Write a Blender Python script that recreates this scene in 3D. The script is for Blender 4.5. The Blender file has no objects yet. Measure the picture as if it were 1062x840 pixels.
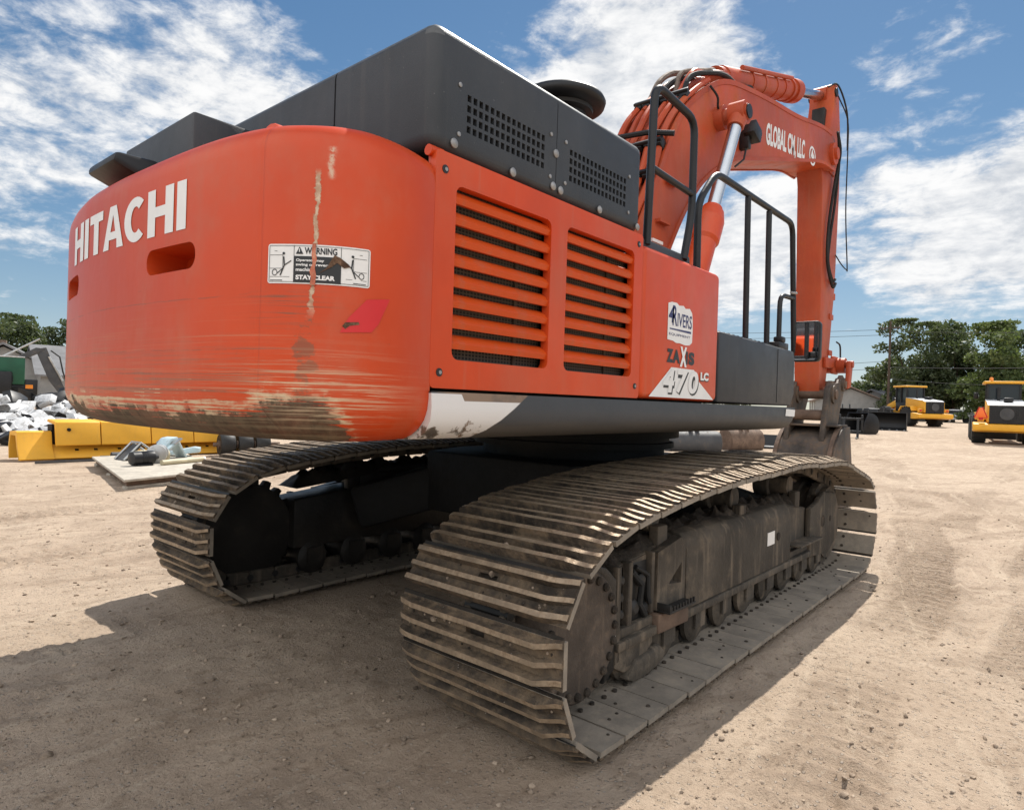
import bpy, bmesh, math, random
import numpy as np
from mathutils import Vector, Matrix
random.seed(7); RNG = np.random.default_rng(11)
R = math.radians; PI = math.pi
scn = bpy.context.scene; COL = scn.collection

# ------------------------------------------------------------------ node helpers
class NB:
    def __init__(s, nt): s.nt = nt; s.L = nt.links
    def n(s, typ, ins=None, **props):
        nd = s.nt.nodes.new(typ)
        for k, v in props.items(): setattr(nd, k, v)
        for k, v in (ins or {}).items():
            if hasattr(v, 'is_output'): s.L.new(v, nd.inputs[k])
            else: nd.inputs[k].default_value = v
        return nd
    def m(s, op, a, b=0.0, c=None, clamp=False):
        i = {0: a, 1: b}
        if c is not None: i[2] = c
        return s.n('ShaderNodeMath', i, operation=op, use_clamp=clamp).outputs[0]
    def ss(s, x, lo, hi):                       # smoothstep
        d = s.n('ShaderNodeMapRange', {0: x, 1: lo, 2: hi, 3: 0.0, 4: 1.0}, interpolation_type='SMOOTHSTEP')
        return d.outputs[0]
    def mix(s, f, a, b):
        nd = s.n('ShaderNodeMix', data_type='RGBA')
        for k, v in ((0, f), (6, a), (7, b)):
            if hasattr(v, 'is_output'): s.L.new(v, nd.inputs[k])
            else: nd.inputs[k].default_value = v if k == 0 else (*v, 1.0) if len(v) == 3 else v
        return nd.outputs[2]
    def noise(s, vec, scale, detail=4.0, rough=.55, dist=0.0):
        return s.n('ShaderNodeTexNoise', {'Vector': vec, 'Scale': scale, 'Detail': detail, 'Roughness': rough, 'Distortion': dist}).outputs['Fac']
    def vmul(s, v, k): return s.n('ShaderNodeVectorMath', {0: v, 1: k}, operation='MULTIPLY').outputs[0]
    def vadd(s, v, k): return s.n('ShaderNodeVectorMath', {0: v, 1: k}, operation='ADD').outputs[0]
    def sep(s, v):
        o = s.n('ShaderNodeSeparateXYZ', {0: v}).outputs
        return o[0], o[1], o[2]
    def comb(s, x, y, z): return s.n('ShaderNodeCombineXYZ', {0: x, 1: y, 2: z}).outputs[0]

def newmat(name):
    m = bpy.data.materials.new(name); m.use_nodes = True
    nt = m.node_tree; nt.nodes.clear(); b = NB(nt)
    out = b.n('ShaderNodeOutputMaterial'); bs = b.n('ShaderNodeBsdfPrincipled')
    nt.links.new(bs.outputs[0], out.inputs[0])
    tc = b.n('ShaderNodeTexCoord'); oi = b.n('ShaderNodeObjectInfo')
    rnd = b.m('MULTIPLY', oi.outputs['Random'], 37.0)
    vec = b.vadd(tc.outputs['Object'], b.comb(rnd, rnd, rnd))
    return m, b, bs, vec, tc.outputs['Object']

def setin(b, bs, **kw):
    for k, v in kw.items():
        k = k.replace('_', ' ')
        if hasattr(v, 'is_output'): b.L.new(v, bs.inputs[k])
        else: bs.inputs[k].default_value = (*v, 1.0) if isinstance(v, tuple) and len(v) == 3 else v

def worn(name, col, rough=.5, metal=0.0, var=.18, dirt=(.16, .12, .085), dirt_amt=.25, scale=2.0, bump=.15, bscale=25., speck=None, coat=0.0, streak=0.0, film=None):
    """painted or bare surface with colour drift, patches of dirt and small surface relief"""
    m, b, bs, vec, ob = newmat(name)
    n1 = b.noise(vec, scale, 6, .6); n2 = b.noise(vec, scale * 4.3, 8, .65); n3 = b.noise(vec, bscale, 6, .6)
    d = tuple(c * (1 - var) for c in col); l = tuple(min(1, c * (1 + var)) for c in col)
    c = b.mix(b.ss(n1, .3, .7), d, l)
    mask = b.m('MULTIPLY', b.ss(b.m('ADD', b.m('MULTIPLY', n2, .6), b.m('MULTIPLY', n1, .4)), .62 - dirt_amt * .35, .72), min(1, dirt_amt * 2.2))
    c = b.mix(mask, c, dirt)
    if streak > 0:
        st = b.noise(b.vmul(vec, (14, 14, .9)), 1.0, 5, .6)
        c = b.mix(b.m('MULTIPLY', b.ss(st, .52, .68), streak), c, dirt)
    if speck:
        v = b.noise(vec, 60, 3, .7)
        c = b.mix(b.m('MULTIPLY', b.ss(v, .70, .74), .8), c, speck)
    if film:                                  # thin settled dust in cloudy patches and faint runs
        fm_ = b.noise(b.vmul(vec, (1.2, 1.2, .5)), 1.4, 7, .65); fr = b.noise(b.vmul(vec, (16, 16, .7)), 1.0, 5, .6)
        c = b.mix(b.m('MULTIPLY', b.ss(fm_, .42, .72), .30), c, film); c = b.mix(b.m('MULTIPLY', b.ss(fr, .55, .72), .22), c, film)
    bp = b.n('ShaderNodeBump', {'Strength': bump, 'Distance': .02, 'Height': n3})
    rg = b.m('ADD', b.m('MULTIPLY', n2, .22), rough - .1)
    rg = b.m('ADD', rg, b.m('MULTIPLY', mask, .25), clamp=True)
    setin(b, bs, Base_Color=c, Roughness=rg, Metallic=metal, Normal=bp.outputs[0], Specular_IOR_Level=.35)
    if coat: setin(b, bs, Coat_Weight=coat, Coat_Roughness=.25)
    return m

def plain(name, col, rough=.5, metal=0.0, **kw):
    m, b, bs, vec, ob = newmat(name)
    n = b.noise(vec, 9, 4); c = b.mix(n, tuple(x * .9 for x in col), tuple(min(1, x * 1.08) for x in col))
    setin(b, bs, Base_Color=c, Roughness=rough, Metallic=metal, **kw); return m

ORANGE = (.60, .058, .004)
MT = {}
MT['orange'] = worn('orange_paint', ORANGE, .42, var=.07, dirt=(.44, .12, .06), dirt_amt=.16, bump=.05, bscale=6, coat=.15, film=(.42,.17,.10))
MT['orange_arm'] = worn('orange_arm_paint', (.42, .060, .016), .5, var=.20, dirt=(.40, .095, .018), dirt_amt=.34, scale=.9, bump=.08, bscale=14, speck=(.42, .34, .26), film=(.33,.15,.10), streak=.12)
MT['orange_slat'] = worn('orange_slat_paint', (.60, .075, .008), .4, var=.05, dirt=(.3, .16, .1), dirt_amt=.2, bump=.04, streak=.2)
MT['charcoal'] = worn('charcoal_paint', (.040, .044, .050), .5, var=.12, dirt=(.10, .095, .09), dirt_amt=.16, bump=.10, bscale=140, speck=(.17, .17, .17), film=(.085,.082,.078))
MT['black'] = worn('black_paint', (.014, .014, .015), .42, var=.2, dirt=(.05, .045, .04), dirt_amt=.12, bump=.05)
MT['under'] = worn('black_underside', (.006, .006, .006), .7, var=.3, dirt=(.018, .015, .012), dirt_amt=.25, bump=.3)
MT['frame'] = worn('muddy_track_frame', (.066, .055, .043), .75, var=.4, dirt=(.21, .165, .12), dirt_amt=.42, scale=1.6, bump=.45, bscale=30, streak=.55)
MT['frame_dark'] = worn('oily_track_frame', (.022, .021, .020), .55, var=.3, dirt=(.075, .06, .05), dirt_amt=.25, bump=.2)
MT['greasy_shade'] = worn('greasy_shaded_steel', (.020, .018, .016), .45, var=.4, dirt=(.065, .050, .038), dirt_amt=.3, bump=.3)
MT['hub'] = worn('dusty_hub_steel', (.085, .066, .052), .7, metal=.1, var=.35, dirt=(.19, .14, .10), dirt_amt=.4, scale=4, bump=.35, bscale=45, streak=.4)
MT['gravel'] = worn('loose_stones', (.27, .205, .15), .9, var=.5, dirt=(.42, .34, .26), dirt_amt=.5, scale=14, bump=.3, bscale=200)
MT['mud'] = worn('packed_mud', (.045, .036, .028), .95, var=.35, dirt=(.12, .09, .065), dirt_amt=.4, scale=9, bump=.9, bscale=45)
MT['shoe'] = worn('track_shoe_steel', (.060, .046, .034), .75, metal=.08, var=.5, dirt=(.22, .158, .10), dirt_amt=.62, scale=4, bump=.8, bscale=32, speck=(.42, .37, .31))
MT['shoe_in'] = worn('track_shoe_inner_face', (.24, .205, .165), .85, metal=0, var=.2, dirt=(.33, .275, .21), dirt_amt=.45, scale=4, bump=.25, bscale=50)
MT['rib'] = worn('polished_grouser_edge', (.34, .26, .18), .48, metal=.35, var=.35, dirt=(.19, .13, .08), dirt_amt=.6, scale=9, bump=.25, bscale=70)
MT['rust'] = worn('rusty_steel', (.15, .10, .072), .8, var=.35, dirt=(.06, .05, .04), dirt_amt=.35, scale=3, bump=.4)
MT['bucket'] = worn('worn_bucket_steel', (.085, .070, .058), .65, metal=.2, var=.4, dirt=(.19, .125, .08), dirt_amt=.5, scale=2.5, bump=.3)
MT['rubber'] = worn('black_rubber', (.018, .018, .018), .75, var=.2, dirt=(.07, .06, .05), dirt_amt=.2, bump=.2)
MT['hose_tan'] = worn('dusty_hose', (.16, .125, .10), .8, var=.3, dirt=(.06, .05, .04), dirt_amt=.4)
MT['chrome'] = plain('chromed_rod', (.50, .52, .55), .2, 1.0)
MT['steel'] = worn('bare_steel', (.42, .42, .41), .42, metal=.8, var=.2, dirt=(.15, .12, .1), dirt_amt=.25, bump=.15)
MT['white'] = plain('white_decal', (.78, .77, .75), .4)
MT['blackdecal'] = plain('black_decal', (.014, .014, .014), .4)
MT['reddecal'] = plain('bright_red_reflector', (.62, .018, .018), .3)
MT['navy'] = plain('navy_decal', (.03, .03, .12), .4)
MT['bolt'] = worn('zinc_bolt', (.35, .34, .33), .5, metal=.6, dirt_amt=.3)
MT['yellow'] = worn('yellow_paint', (.72, .36, .03), .45, var=.08, dirt=(.35, .22, .1), dirt_amt=.22, bump=.05)
MT['blade'] = worn('yellow_blade_paint', (.74, .38, .035), .5, var=.06, dirt=(.45, .25, .08), dirt_amt=.15, bump=.05, streak=.12)
MT['rim'] = worn('yellow_rim', (.6, .3, .03), .55, dirt_amt=.4)
MT['grille'] = worn('dark_grille', (.025, .025, .026), .6, bump=.6, bscale=8)
MT['hoodgrey'] = worn('pale_grey_hood', (.62, .62, .62), .4, dirt_amt=.1)
MT['glass'] = plain('dark_glass', (.02, .025, .03), .06)
MT['mirror'] = plain('mirror_glass', (.75, .76, .78), .04, 1.0)
MT['orange_sign'] = plain('orange_triangle', (.85, .16, .02), .4)
MT['amber'] = plain('amber_lens', (.8, .25, .02), .25)
MT['redlens'] = plain('red_lens', (.5, .02, .015), .25)
MT['wood'] = worn('weathered_board', (.40, .36, .30), .8, var=.2, dirt=(.2, .17, .13), dirt_amt=.3, scale=5)
MT['woodpole'] = worn('dark_timber_pole', (.07, .05, .038), .9, var=.25)
MT['scrapwhite'] = worn('white_scrap_plastic', (.56, .56, .56), .5, var=.2, dirt=(.20, .185, .165), dirt_amt=.45, scale=3)
MT['paleblue'] = worn('pale_blue_steel', (.42, .52, .55), .45, metal=.2, dirt_amt=.25)
MT['beige'] = worn('beige_plastic', (.48, .42, .28), .5, dirt_amt=.25)
MT['green'] = worn('dark_green_paint', (.015, .085, .045), .45, dirt_amt=0, scale=.6)
MT['darkgrey'] = worn('dark_grey_steel', (.06, .06, .062), .6, dirt_amt=.3)
MT['roofgrey'] = worn('grey_shingles', (.17, .17, .175), .9, var=.15, scale=1.5, bump=.5, bscale=6)
MT['roofbrown'] = worn('brown_shingles', (.20, .15, .125), .9, var=.15, scale=1.5, bump=.5, bscale=6)
MT['wall'] = worn('pale_siding', (.27, .265, .255), .8, var=.08, dirt_amt=.1)
MT['carwhite'] = plain('white_car_paint', (.72, .72, .73), .25)
MT['bark'] = worn('bark', (.09, .065, .045), .95, var=.3, bump=.8, bscale=12)

def leafmat(name, c1, c2):
    m, b, bs, vec, ob = newmat(name)
    n = b.noise(ob, .55, 3); n2 = b.noise(ob, 3.0, 2)
    c = b.mix(b.ss(b.m('ADD', b.m('MULTIPLY', n, .6), b.m('MULTIPLY', n2, .4)), .36, .64), c1, c2)
    setin(b, bs, Base_Color=c, Roughness=.6)
    tr = b.n('ShaderNodeBsdfTranslucent', {'Color': (c2[0] * 1.3, c2[1] * 1.4, c2[2], 1)})
    mx = b.n('ShaderNodeMixShader', {0: .25, 1: bs.outputs[0], 2: tr.outputs[0]})
    b.L.new(mx.outputs[0], [n for n in b.nt.nodes if n.type == 'OUTPUT_MATERIAL'][0].inputs[0])
    return m
MT['leaf'] = leafmat('tree_leaves', (.034, .050, .020), (.092, .115, .045))
MT['leaf_bright'] = leafmat('bright_tree_leaves', (.05, .078, .024), (.13, .165, .055))
MT['leaf_dark'] = leafmat('dark_tree_leaves', (.030, .048, .020), (.085, .11, .042))

# ------------------------------------------------------------------ mesh helpers
def finish(me, angle=38):
    me.validate(clean_customdata=False)
    for p in me.polygons: p.use_smooth = True
    try: me.set_sharp_from_angle(angle=R(angle))
    except Exception: pass
    return me

class MB:
    """collects shapes into one bmesh; material slots by name"""
    def __init__(s): s.bm = bmesh.new(); s.mats = []; s.cur = 0
    def use(s, m):
        if m not in s.mats: s.mats.append(m)
        s.cur = s.mats.index(m); return s
    def faces(s, vs, fs):
        V = [s.bm.verts.new(v) for v in vs]; out = []
        for f in fs:
            try:
                F = s.bm.faces.new([V[i] for i in f]); F.material_index = s.cur; out.append(F)
            except ValueError: pass
        return V, out
    def bevel(s, fs, w, seg=2, ang=30):
        if w <= 0: return
        es = {e for f in fs for e in f.edges}
        es = [e for e in es if len(e.link_faces) == 2 and e.calc_face_angle(0) > R(ang)]
        try: r = bmesh.ops.bevel(s.bm, geom=es, offset=w, offset_type='OFFSET', segments=seg, profile=.5, affect='EDGES', clamp_overlap=True)
        except Exception: return
        for f in r['faces']: f.material_index = s.cur
    def box(s, c, d, bev=0.0, rot=None, seg=2):
        x, y, z = (v / 2 for v in d)
        vs = [Vector(v) for v in ((-x,-y,-z),(x,-y,-z),(x,y,-z),(-x,y,-z),(-x,-y,z),(x,-y,z),(x,y,z),(-x,y,z))]
        if rot is not None: vs = [rot @ v for v in vs]
        vs = [v + Vector(c) for v in vs]
        V, F = s.faces(vs, [(0,3,2,1),(4,5,6,7),(0,1,5,4),(1,2,6,5),(2,3,7,6),(3,0,4,7)])
        if bev > 0: bmesh.ops.recalc_face_normals(s.bm, faces=F)
        s.bevel(F, bev, seg); return s
    def bx(s, x0, x1, y0, y1, z0, z1, bev=0.0, seg=2):
        return s.box(((x0+x1)/2, (y0+y1)/2, (z0+z1)/2), (abs(x1-x0), abs(y1-y0), abs(z1-z0)), bev, seg=seg)
    def prism(s, poly, a, b, ax='y', bev=0.0, seg=2, ang=30):
        """poly of 2-D points extruded along an axis from a to b"""
        def P(u, v, t): return {'y': (u, t, v), 'x': (t, u, v), 'z': (u, v, t)}[ax]
        n = len(poly)
        vs = [P(*p, a) for p in poly] + [P(*p, b) for p in poly]
        fs = [tuple(range(n)), tuple(range(2*n-1, n-1, -1))] + [(i, i+n, (i+1) % n + n, (i+1) % n) for i in range(n)]
        V, F = s.faces(vs, fs)
        bmesh.ops.recalc_face_normals(s.bm, faces=F)
        s.bevel(F, bev, seg, ang); return s
    def tube(s, pts, r, n=8, cap=True):
        pts = [Vector(p) for p in pts]; rr = r if isinstance(r, (list, tuple)) else [r] * len(pts)
        rings = []; up = None
        for i, p in enumerate(pts):
            t = (pts[min(i+1, len(pts)-1)] - pts[max(i-1, 0)]).normalized()
            if up is None: up = t.orthogonal().normalized()
            up = (up - t * up.dot(t));
            up = up.normalized() if up.length > 1e-6 else t.orthogonal().normalized()
            w = t.cross(up)
            rings.append([p + (up * math.cos(2*PI*k/n) + w * math.sin(2*PI*k/n)) * rr[i] for k in range(n)])
        vs = [v for g in rings for v in g]; fs = []
        for i in range(len(pts)-1):
            for k in range(n): fs.append((i*n+k, i*n+(k+1) % n, (i+1)*n+(k+1) % n, (i+1)*n+k))
        if cap: fs += [tuple(range(n-1, -1, -1)), tuple((len(pts)-1)*n+k for k in range(n))]
        s.faces(vs, fs); return s
    def cyl(s, p0, p1, r0, r1=None, n=20): return s.tube([p0, p1], [r0, r0 if r1 is None else r1], n)
    def lathe(s, prof, c, ax='y', n=28):
        """prof: (radius, t) pairs revolved round an axis through c"""
        c = Vector(c); vs = []; fs = []; m = len(prof)
        for k in range(n):
            a = 2*PI*k/n; ca, sa = math.cos(a), math.sin(a)
            for r, t in prof:
                vs.append(c + Vector({'y': (r*ca, t, r*sa), 'x': (t, r*ca, r*sa), 'z': (r*ca, r*sa, t)}[ax]))
        for k in range(n):
            for i in range(m-1): fs.append((k*m+i, k*m+i+1, ((k+1) % n)*m+i+1, ((k+1) % n)*m+i))
        fs += [tuple(k*m for k in range(n)), tuple(k*m+m-1 for k in range(n))]
        V, F = s.faces(vs, fs); bmesh.ops.recalc_face_normals(s.bm, faces=F); return s
    def mesh(s, name, angle=38, recalc=True):
        if recalc: bmesh.ops.recalc_face_normals(s.bm, faces=s.bm.faces[:])
        me = bpy.data.meshes.new(name); s.bm.to_mesh(me); s.bm.free()
        for m in s.mats: me.materials.append(MT[m])
        return finish(me, angle)

def link(name, me, parent=None):
    o = bpy.data.objects.new(name, me); COL.objects.link(o)
    if parent is not None: o.parent = parent
    return o
def part(name, mb, parent, label=None, angle=38):
    o = link(name, mb.mesh(name, angle) if isinstance(mb, MB) else mb, parent)
    if label: o['label'] = label
    return o
def tag(o, label=None, cat=None, group=None, kind=None):
    for k, v in (('label', label), ('category', cat), ('group', group), ('kind', kind)):
        if v: o[k] = v
    return o
def thing(name, label, cat, loc=(0, 0, 0), rz=0.0, group=None):
    o = bpy.data.objects.new(name, None); COL.objects.link(o); o.empty_display_size = .2
    o.location = loc; o.rotation_euler = (0, 0, rz); return tag(o, label, cat, group)
def copy_tree(o, parent=None):
    c = o.copy(); COL.objects.link(c)
    if parent is not None: c.parent = parent
    for ch in list(o.children): copy_tree(ch, c)
    return c
def M1(m): return MB().use(m)

def arc(cx, cy, r, a0, a1, n): return [(cx + r*math.cos(R(a0+(a1-a0)*i/n)), cy + r*math.sin(R(a0+(a1-a0)*i/n))) for i in range(n+1)]
def rrect(x0, x1, y0, y1, r, n=4):
    return arc(x1-r, y1-r, r, 0, 90, n) + arc(x0+r, y1-r, r, 90, 180, n) + arc(x0+r, y0+r, r, 180, 270, n) + arc(x1-r, y0+r, r, 270, 360, n)
def smooth(P, n=8, closed=False):
    P = np.array(P, float)
    Q = np.vstack([P[-1], P, P[0], P[1]]) if closed else np.vstack([2*P[0]-P[1], P, 2*P[-1]-P[-2]])
    o = []
    for i in range(1, len(Q)-2):
        a, b, c, d = Q[i-1:i+3]
        for k in range(n):
            t = k/n; o.append(.5*((2*b)+(-a+c)*t+(2*a-5*b+4*c-d)*t*t+(-a+3*b-3*c+d)*t**3))
    if not closed: o.append(Q[-2])
    return np.array(o)

def flat_shape(loops, depth=0.0, font=None, size=1.0, bold=0.0, align='LEFT'):
    """filled 2-D outline(s) with holes, or a line of lettering, as a mesh in the XY plane"""
    if font is not None:
        cu = bpy.data.curves.new('t', 'FONT'); cu.body = font; cu.size = size; cu.offset = bold; cu.align_x = align; cu.resolution_u = 4
    else:
        cu = bpy.data.curves.new('t', 'CURVE'); cu.dimensions = '2D'; cu.fill_mode = 'BOTH'
        for lp in loops:
            sp = cu.splines.new('POLY'); sp.points.add(len(lp)-1); sp.use_cyclic_u = True
            for p, (x, y) in zip(sp.points, lp): p.co = (x, y, 0, 1)
    cu.extrude = depth
    ob = bpy.data.objects.new('t', cu); COL.objects.link(ob)
    dg = bpy.context.evaluated_depsgraph_get()
    me = bpy.data.meshes.new_from_object(ob.evaluated_get(dg))
    bpy.data.objects.remove(ob); bpy.data.curves.remove(cu)
    return me

class Flat:
    """gathers flat shapes with per-shape map to 3-D into ONE mesh"""
    def __init__(s): s.bm = bmesh.new(); s.mats = []
    def add(s, me, mat, fn, cuts=None):
        if mat not in s.mats: s.mats.append(mat)
        t = bmesh.new(); t.from_mesh(me); bpy.data.meshes.remove(me)
        if cuts:
            x0 = min(v.co.x for v in t.verts); x1 = max(v.co.x for v in t.verts); x = x0 + cuts
            while x < x1:
                bmesh.ops.bisect_plane(t, geom=t.verts[:]+t.edges[:]+t.faces[:], plane_co=(x, 0, 0), plane_no=(1, 0, 0)); x += cuts
        mi = s.mats.index(mat)
        mp = {v: s.bm.verts.new(fn(v.co.x, v.co.y, v.co.z)) for v in t.verts}
        for f in t.faces:
            try: F = s.bm.faces.new([mp[v] for v in f.verts]); F.material_index = mi
            except ValueError: pass
        t.free(); return s
    def poly(s, loops, mat, fn, cuts=None, depth=0.0): return s.add(flat_shape(loops, depth), mat, fn, cuts)
    def text(s, body, mat, fn, size, x, y, width=None, height=None, bold=0.0, shear=0.0, cuts=None):
        me = flat_shape(None, 0, body, size, bold)
        xs = [v.co.x for v in me.vertices]; ys = [v.co.y for v in me.vertices]
        sx = 1 if width is None else width / (max(xs)-min(xs)); sy = 1 if height is None else height / (max(ys)-min(ys))
        a, b = min(xs), min(ys)
        for v in me.vertices:
            yy = (v.co.y - b) * sy; v.co.x = x + (v.co.x - a) * sx + shear * yy; v.co.y = y + yy
        return s.add(me, mat, fn, cuts)
    def line(s, p, q, w, mat, fn, cuts=None):
        p, q = Vector(p), Vector(q); d = (q-p).normalized(); n = Vector((-d.y, d.x)) * w / 2
        return s.poly([[tuple(p+n), tuple(q+n), tuple(q-n), tuple(p-n)]], mat, fn, cuts)
    def mesh(s, name):
        me = bpy.data.meshes.new(name); s.bm.to_mesh(me); s.bm.free()
        for m in s.mats: me.materials.append(MT[m])
        return finish(me)

def boolean_cut(me, cutter_mb):
    a = link('t', me); c = link('t', cutter_mb.mesh('t'))
    md = a.modifiers.new('b', 'BOOLEAN'); md.object = c; md.operation = 'DIFFERENCE'; md.solver = 'EXACT'
    dg = bpy.context.evaluated_depsgraph_get()
    out = bpy.data.meshes.new_from_object(a.evaluated_get(dg))
    bpy.data.objects.remove(a); bpy.data.objects.remove(c)
    return out

# ================================================================== EXCAVATOR
EX = thing('excavator', 'large orange tracked excavator with charcoal engine hood, scraped counterweight and raised boom', 'excavator')

# ---------------- counterweight: plan curve (x, y) swept through a rounded vertical profile
PLAN = [(-2.98,-1.50),(-3.10,-1.53),(-3.22,-1.54),(-3.33,-1.52),(-3.43,-1.46),(-3.52,-1.36),(-3.58,-1.25),(-3.63,-1.05),(-3.66,-.8),(-3.68,-.45),(-3.69,-.1),(-3.675,.25),(-3.62,.62),(-3.535,.97),(-3.45,1.22),(-3.36,1.37),(-3.24,1.46),(-3.1,1.5),(-2.98,1.5)]
PD = smooth(PLAN, 8)
PS = np.r_[0, np.cumsum(np.hypot(*np.diff(PD, axis=0).T))]
def cw_plan(s):
    x = np.interp(s, PS, PD[:, 0]); y = np.interp(s, PS, PD[:, 1])
    e = .02; tx = np.interp(s+e, PS, PD[:, 0]) - np.interp(s-e, PS, PD[:, 0]); ty = np.interp(s+e, PS, PD[:, 1]) - np.interp(s-e, PS, PD[:, 1])
    l = math.hypot(tx, ty) or 1
    nx, ny = ty/l, -tx/l
    if nx*(x+2.6) + ny*y*.3 < 0: nx, ny = -nx, -ny
    return x, y, nx, ny
def cw(s, z, off=0.0):
    x, y, nx, ny = cw_plan(s); return (x + nx*off, y + ny*off, z)
CWZ0 = 1.385
prof = [(.30, CWZ0)] + [(.16*(1-math.sin(R(a))), CWZ0 + .17*(1-math.cos(R(a)))) for a in (0, 15, 30, 45, 60, 75, 90)]
prof += [(0, 1.7), (0, 1.85), (0, 2.0), (0, 2.15), (0, 2.3)]
prof += [(.10*(1-math.cos(R(a))), 2.395 + .115*math.sin(R(a))) for a in (0, 15, 30, 45, 60, 75, 90)] + [(.24, 2.525), (.36, 2.53)]
ss_ = np.linspace(0, PS[-1], 130); vs = []; fs = []; m_ = len(prof)
for s_ in ss_:
    for d_, z_ in prof:
        x, y, nx, ny = cw_plan(s_); X, Y = x - nx*d_, y - ny*d_
        vs.append((min(X, -2.98), max(-1.56, min(1.56, Y)), z_))
for i in range(len(ss_)-1):
    for j in range(m_-1): fs.append((i*m_+j, i*m_+j+1, (i+1)*m_+j+1, (i+1)*m_+j))
fs.append(tuple(range(m_))); fs.append(tuple((len(ss_)-1)*m_ + j for j in range(m_-1, -1, -1)))
fs.append(tuple(i*m_ for i in range(len(ss_)))); fs.append(tuple(i*m_+m_-1 for i in range(len(ss_)-1, -1, -1)))
mb = MB(); mb.use('orange'); mb.faces(vs, fs)
cwme = mb.mesh('counterweight')
# two lifting pockets
cut = MB(); cut.use('orange')
for s0, s1, z0, z1 in ((1.06, 1.45, 2.01, 2.115), (2.30, 2.69, 2.01, 2.115)):
    sm = (s0+s1)/2; x, y, nx, ny = cw_plan(sm)
    t = Vector((-ny, nx, 0)); n = Vector((nx, ny, 0)); c0 = Vector((x, y, (z0+z1)/2))
    lp = rrect(-(s1-s0)/2, (s1-s0)/2, -(z1-z0)/2, (z1-z0)/2, (z1-z0)/2*.92, 6); k = len(lp)
    V = [c0 + t*u + Vector((0, 0, v)) + n*.08 for u, v in lp] + [c0 + t*u*.93 + Vector((0, 0, v*.9)) - n*.16 for u, v in lp]
    cut.faces(V, [tuple(range(k)), tuple(range(2*k-1, k-1, -1))] + [(i, i+k, (i+1) % k + k, (i+1) % k) for i in range(k)])
cwme = boolean_cut(cwme, cut)
co = np.array([v.co[:] for v in cwme.vertices])
d2 = ((co[:, None, :2] - PD[None]) ** 2).sum(2); at = PS[d2.argmin(1)]
att = cwme.attributes.new('sz', 'FLOAT_VECTOR', 'POINT')
att.data.foreach_set('vector', np.c_[at, co[:, 2], np.zeros(len(co))].ravel())
# material: faded orange with scrapes
m, b, bs, vec, ob = newmat('scraped_counterweight_paint')
sz = b.n('ShaderNodeAttribute', attribute_name='sz').outputs['Vector']; S, Z, _ = b.sep(sz)
def g(x, c, w):                      # gaussian bump
    q = b.m('DIVIDE', b.m('SUBTRACT', x, c), w); return b.m('EXPONENT', b.m('MULTIPLY', b.m('MULTIPLY', q, q), -1.0))
n1 = b.noise(sz, 1.3, 5); n2 = b.noise(sz, 6, 8, .65); n3 = b.noise(sz, 30, 6, .65)
st = b.noise(b.vmul(sz, (1.4, 75, 1)), 1.0, 9, .72, .4); st2 = b.noise(b.vmul(sz, (.7, 90, 1)), 1.3, 6, .7, .2)
bl = b.noise(b.vmul(sz, (5, 16, 1)), 1.0, 8, .7, .5)
base = b.mix(b.ss(n1, .3, .7), (.53, .050, .004), (.61, .062, .005))
base = b.mix(b.m('MULTIPLY', b.ss(S, .75, 2.0), .55), base, (.45, .056, .016))          # duller orange away from the corner
# pale scuffs in horizontal streaks on the lower half
low = b.ss(Z, 1.98, 1.55); rear = b.ss(S, .45, .75)
sc = b.m('MULTIPLY', b.m('MULTIPLY', b.ss(st2, .53, .66), low), b.m('MULTIPLY', rear, .75))
base = b.mix(sc, base, (.50, .23, .13))
sc2 = b.m('MULTIPLY', b.m('MULTIPLY', b.ss(st, .50, .60), b.ss(Z, 1.84, 1.52)), b.m('MULTIPLY', rear, .85))
base = b.mix(sc2, base, (.27, .10, .055))
# thin long scrapes
for zc, w in ((1.555, .0045), (1.71, .002), (1.90, .0022), (1.62, .0025)):
    ln = b.m('MULTIPLY', g(b.m('ADD', Z, b.m('MULTIPLY', n1, .05)), zc + .025, w), b.m('MULTIPLY', rear, b.ss(n2, .38, .55)))
    base = b.mix(b.m('MULTIPLY', ln, .55), base, (.16, .07, .04))
# worn band low down: cream primer edge then bare dirty steel
edge = b.m('ADD', b.m('ADD', 1.475, b.m('MULTIPLY', g(S, .58, .16), .062)), b.m('MULTIPLY', b.m('SUBTRACT', n2, .5), .20))
edge = b.m('ADD', edge, b.m('MULTIPLY', b.m('SUBTRACT', st, .5), .24))
edge = b.m('SUBTRACT', edge, b.m('MULTIPLY', b.ss(S, .47, .28), .16))
dz = b.m('SUBTRACT', Z, edge)
prim = b.m('MULTIPLY', b.ss(dz, .055, .02), b.ss(b.m('ADD', b.m('MULTIPLY', st, .6), b.m('MULTIPLY', bl, .4)), .44, .53))
base = b.mix(prim, base, (.62, .47, .30))
bare = b.m('MULTIPLY', b.ss(b.m('ADD', dz, b.m('MULTIPLY', b.m('SUBTRACT', n3, .5), .03)), .010, -.008), b.m('ADD', .86, b.m('MULTIPLY', n2, .2)), clamp=True)
steelc = b.mix(b.ss(b.m('ADD', b.m('MULTIPLY', n3, .5), b.m('MULTIPLY', st, .5)), .40, .60), (.055, .040, .025), (.125, .090, .055))
base = b.mix(bare, base, steelc)
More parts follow.
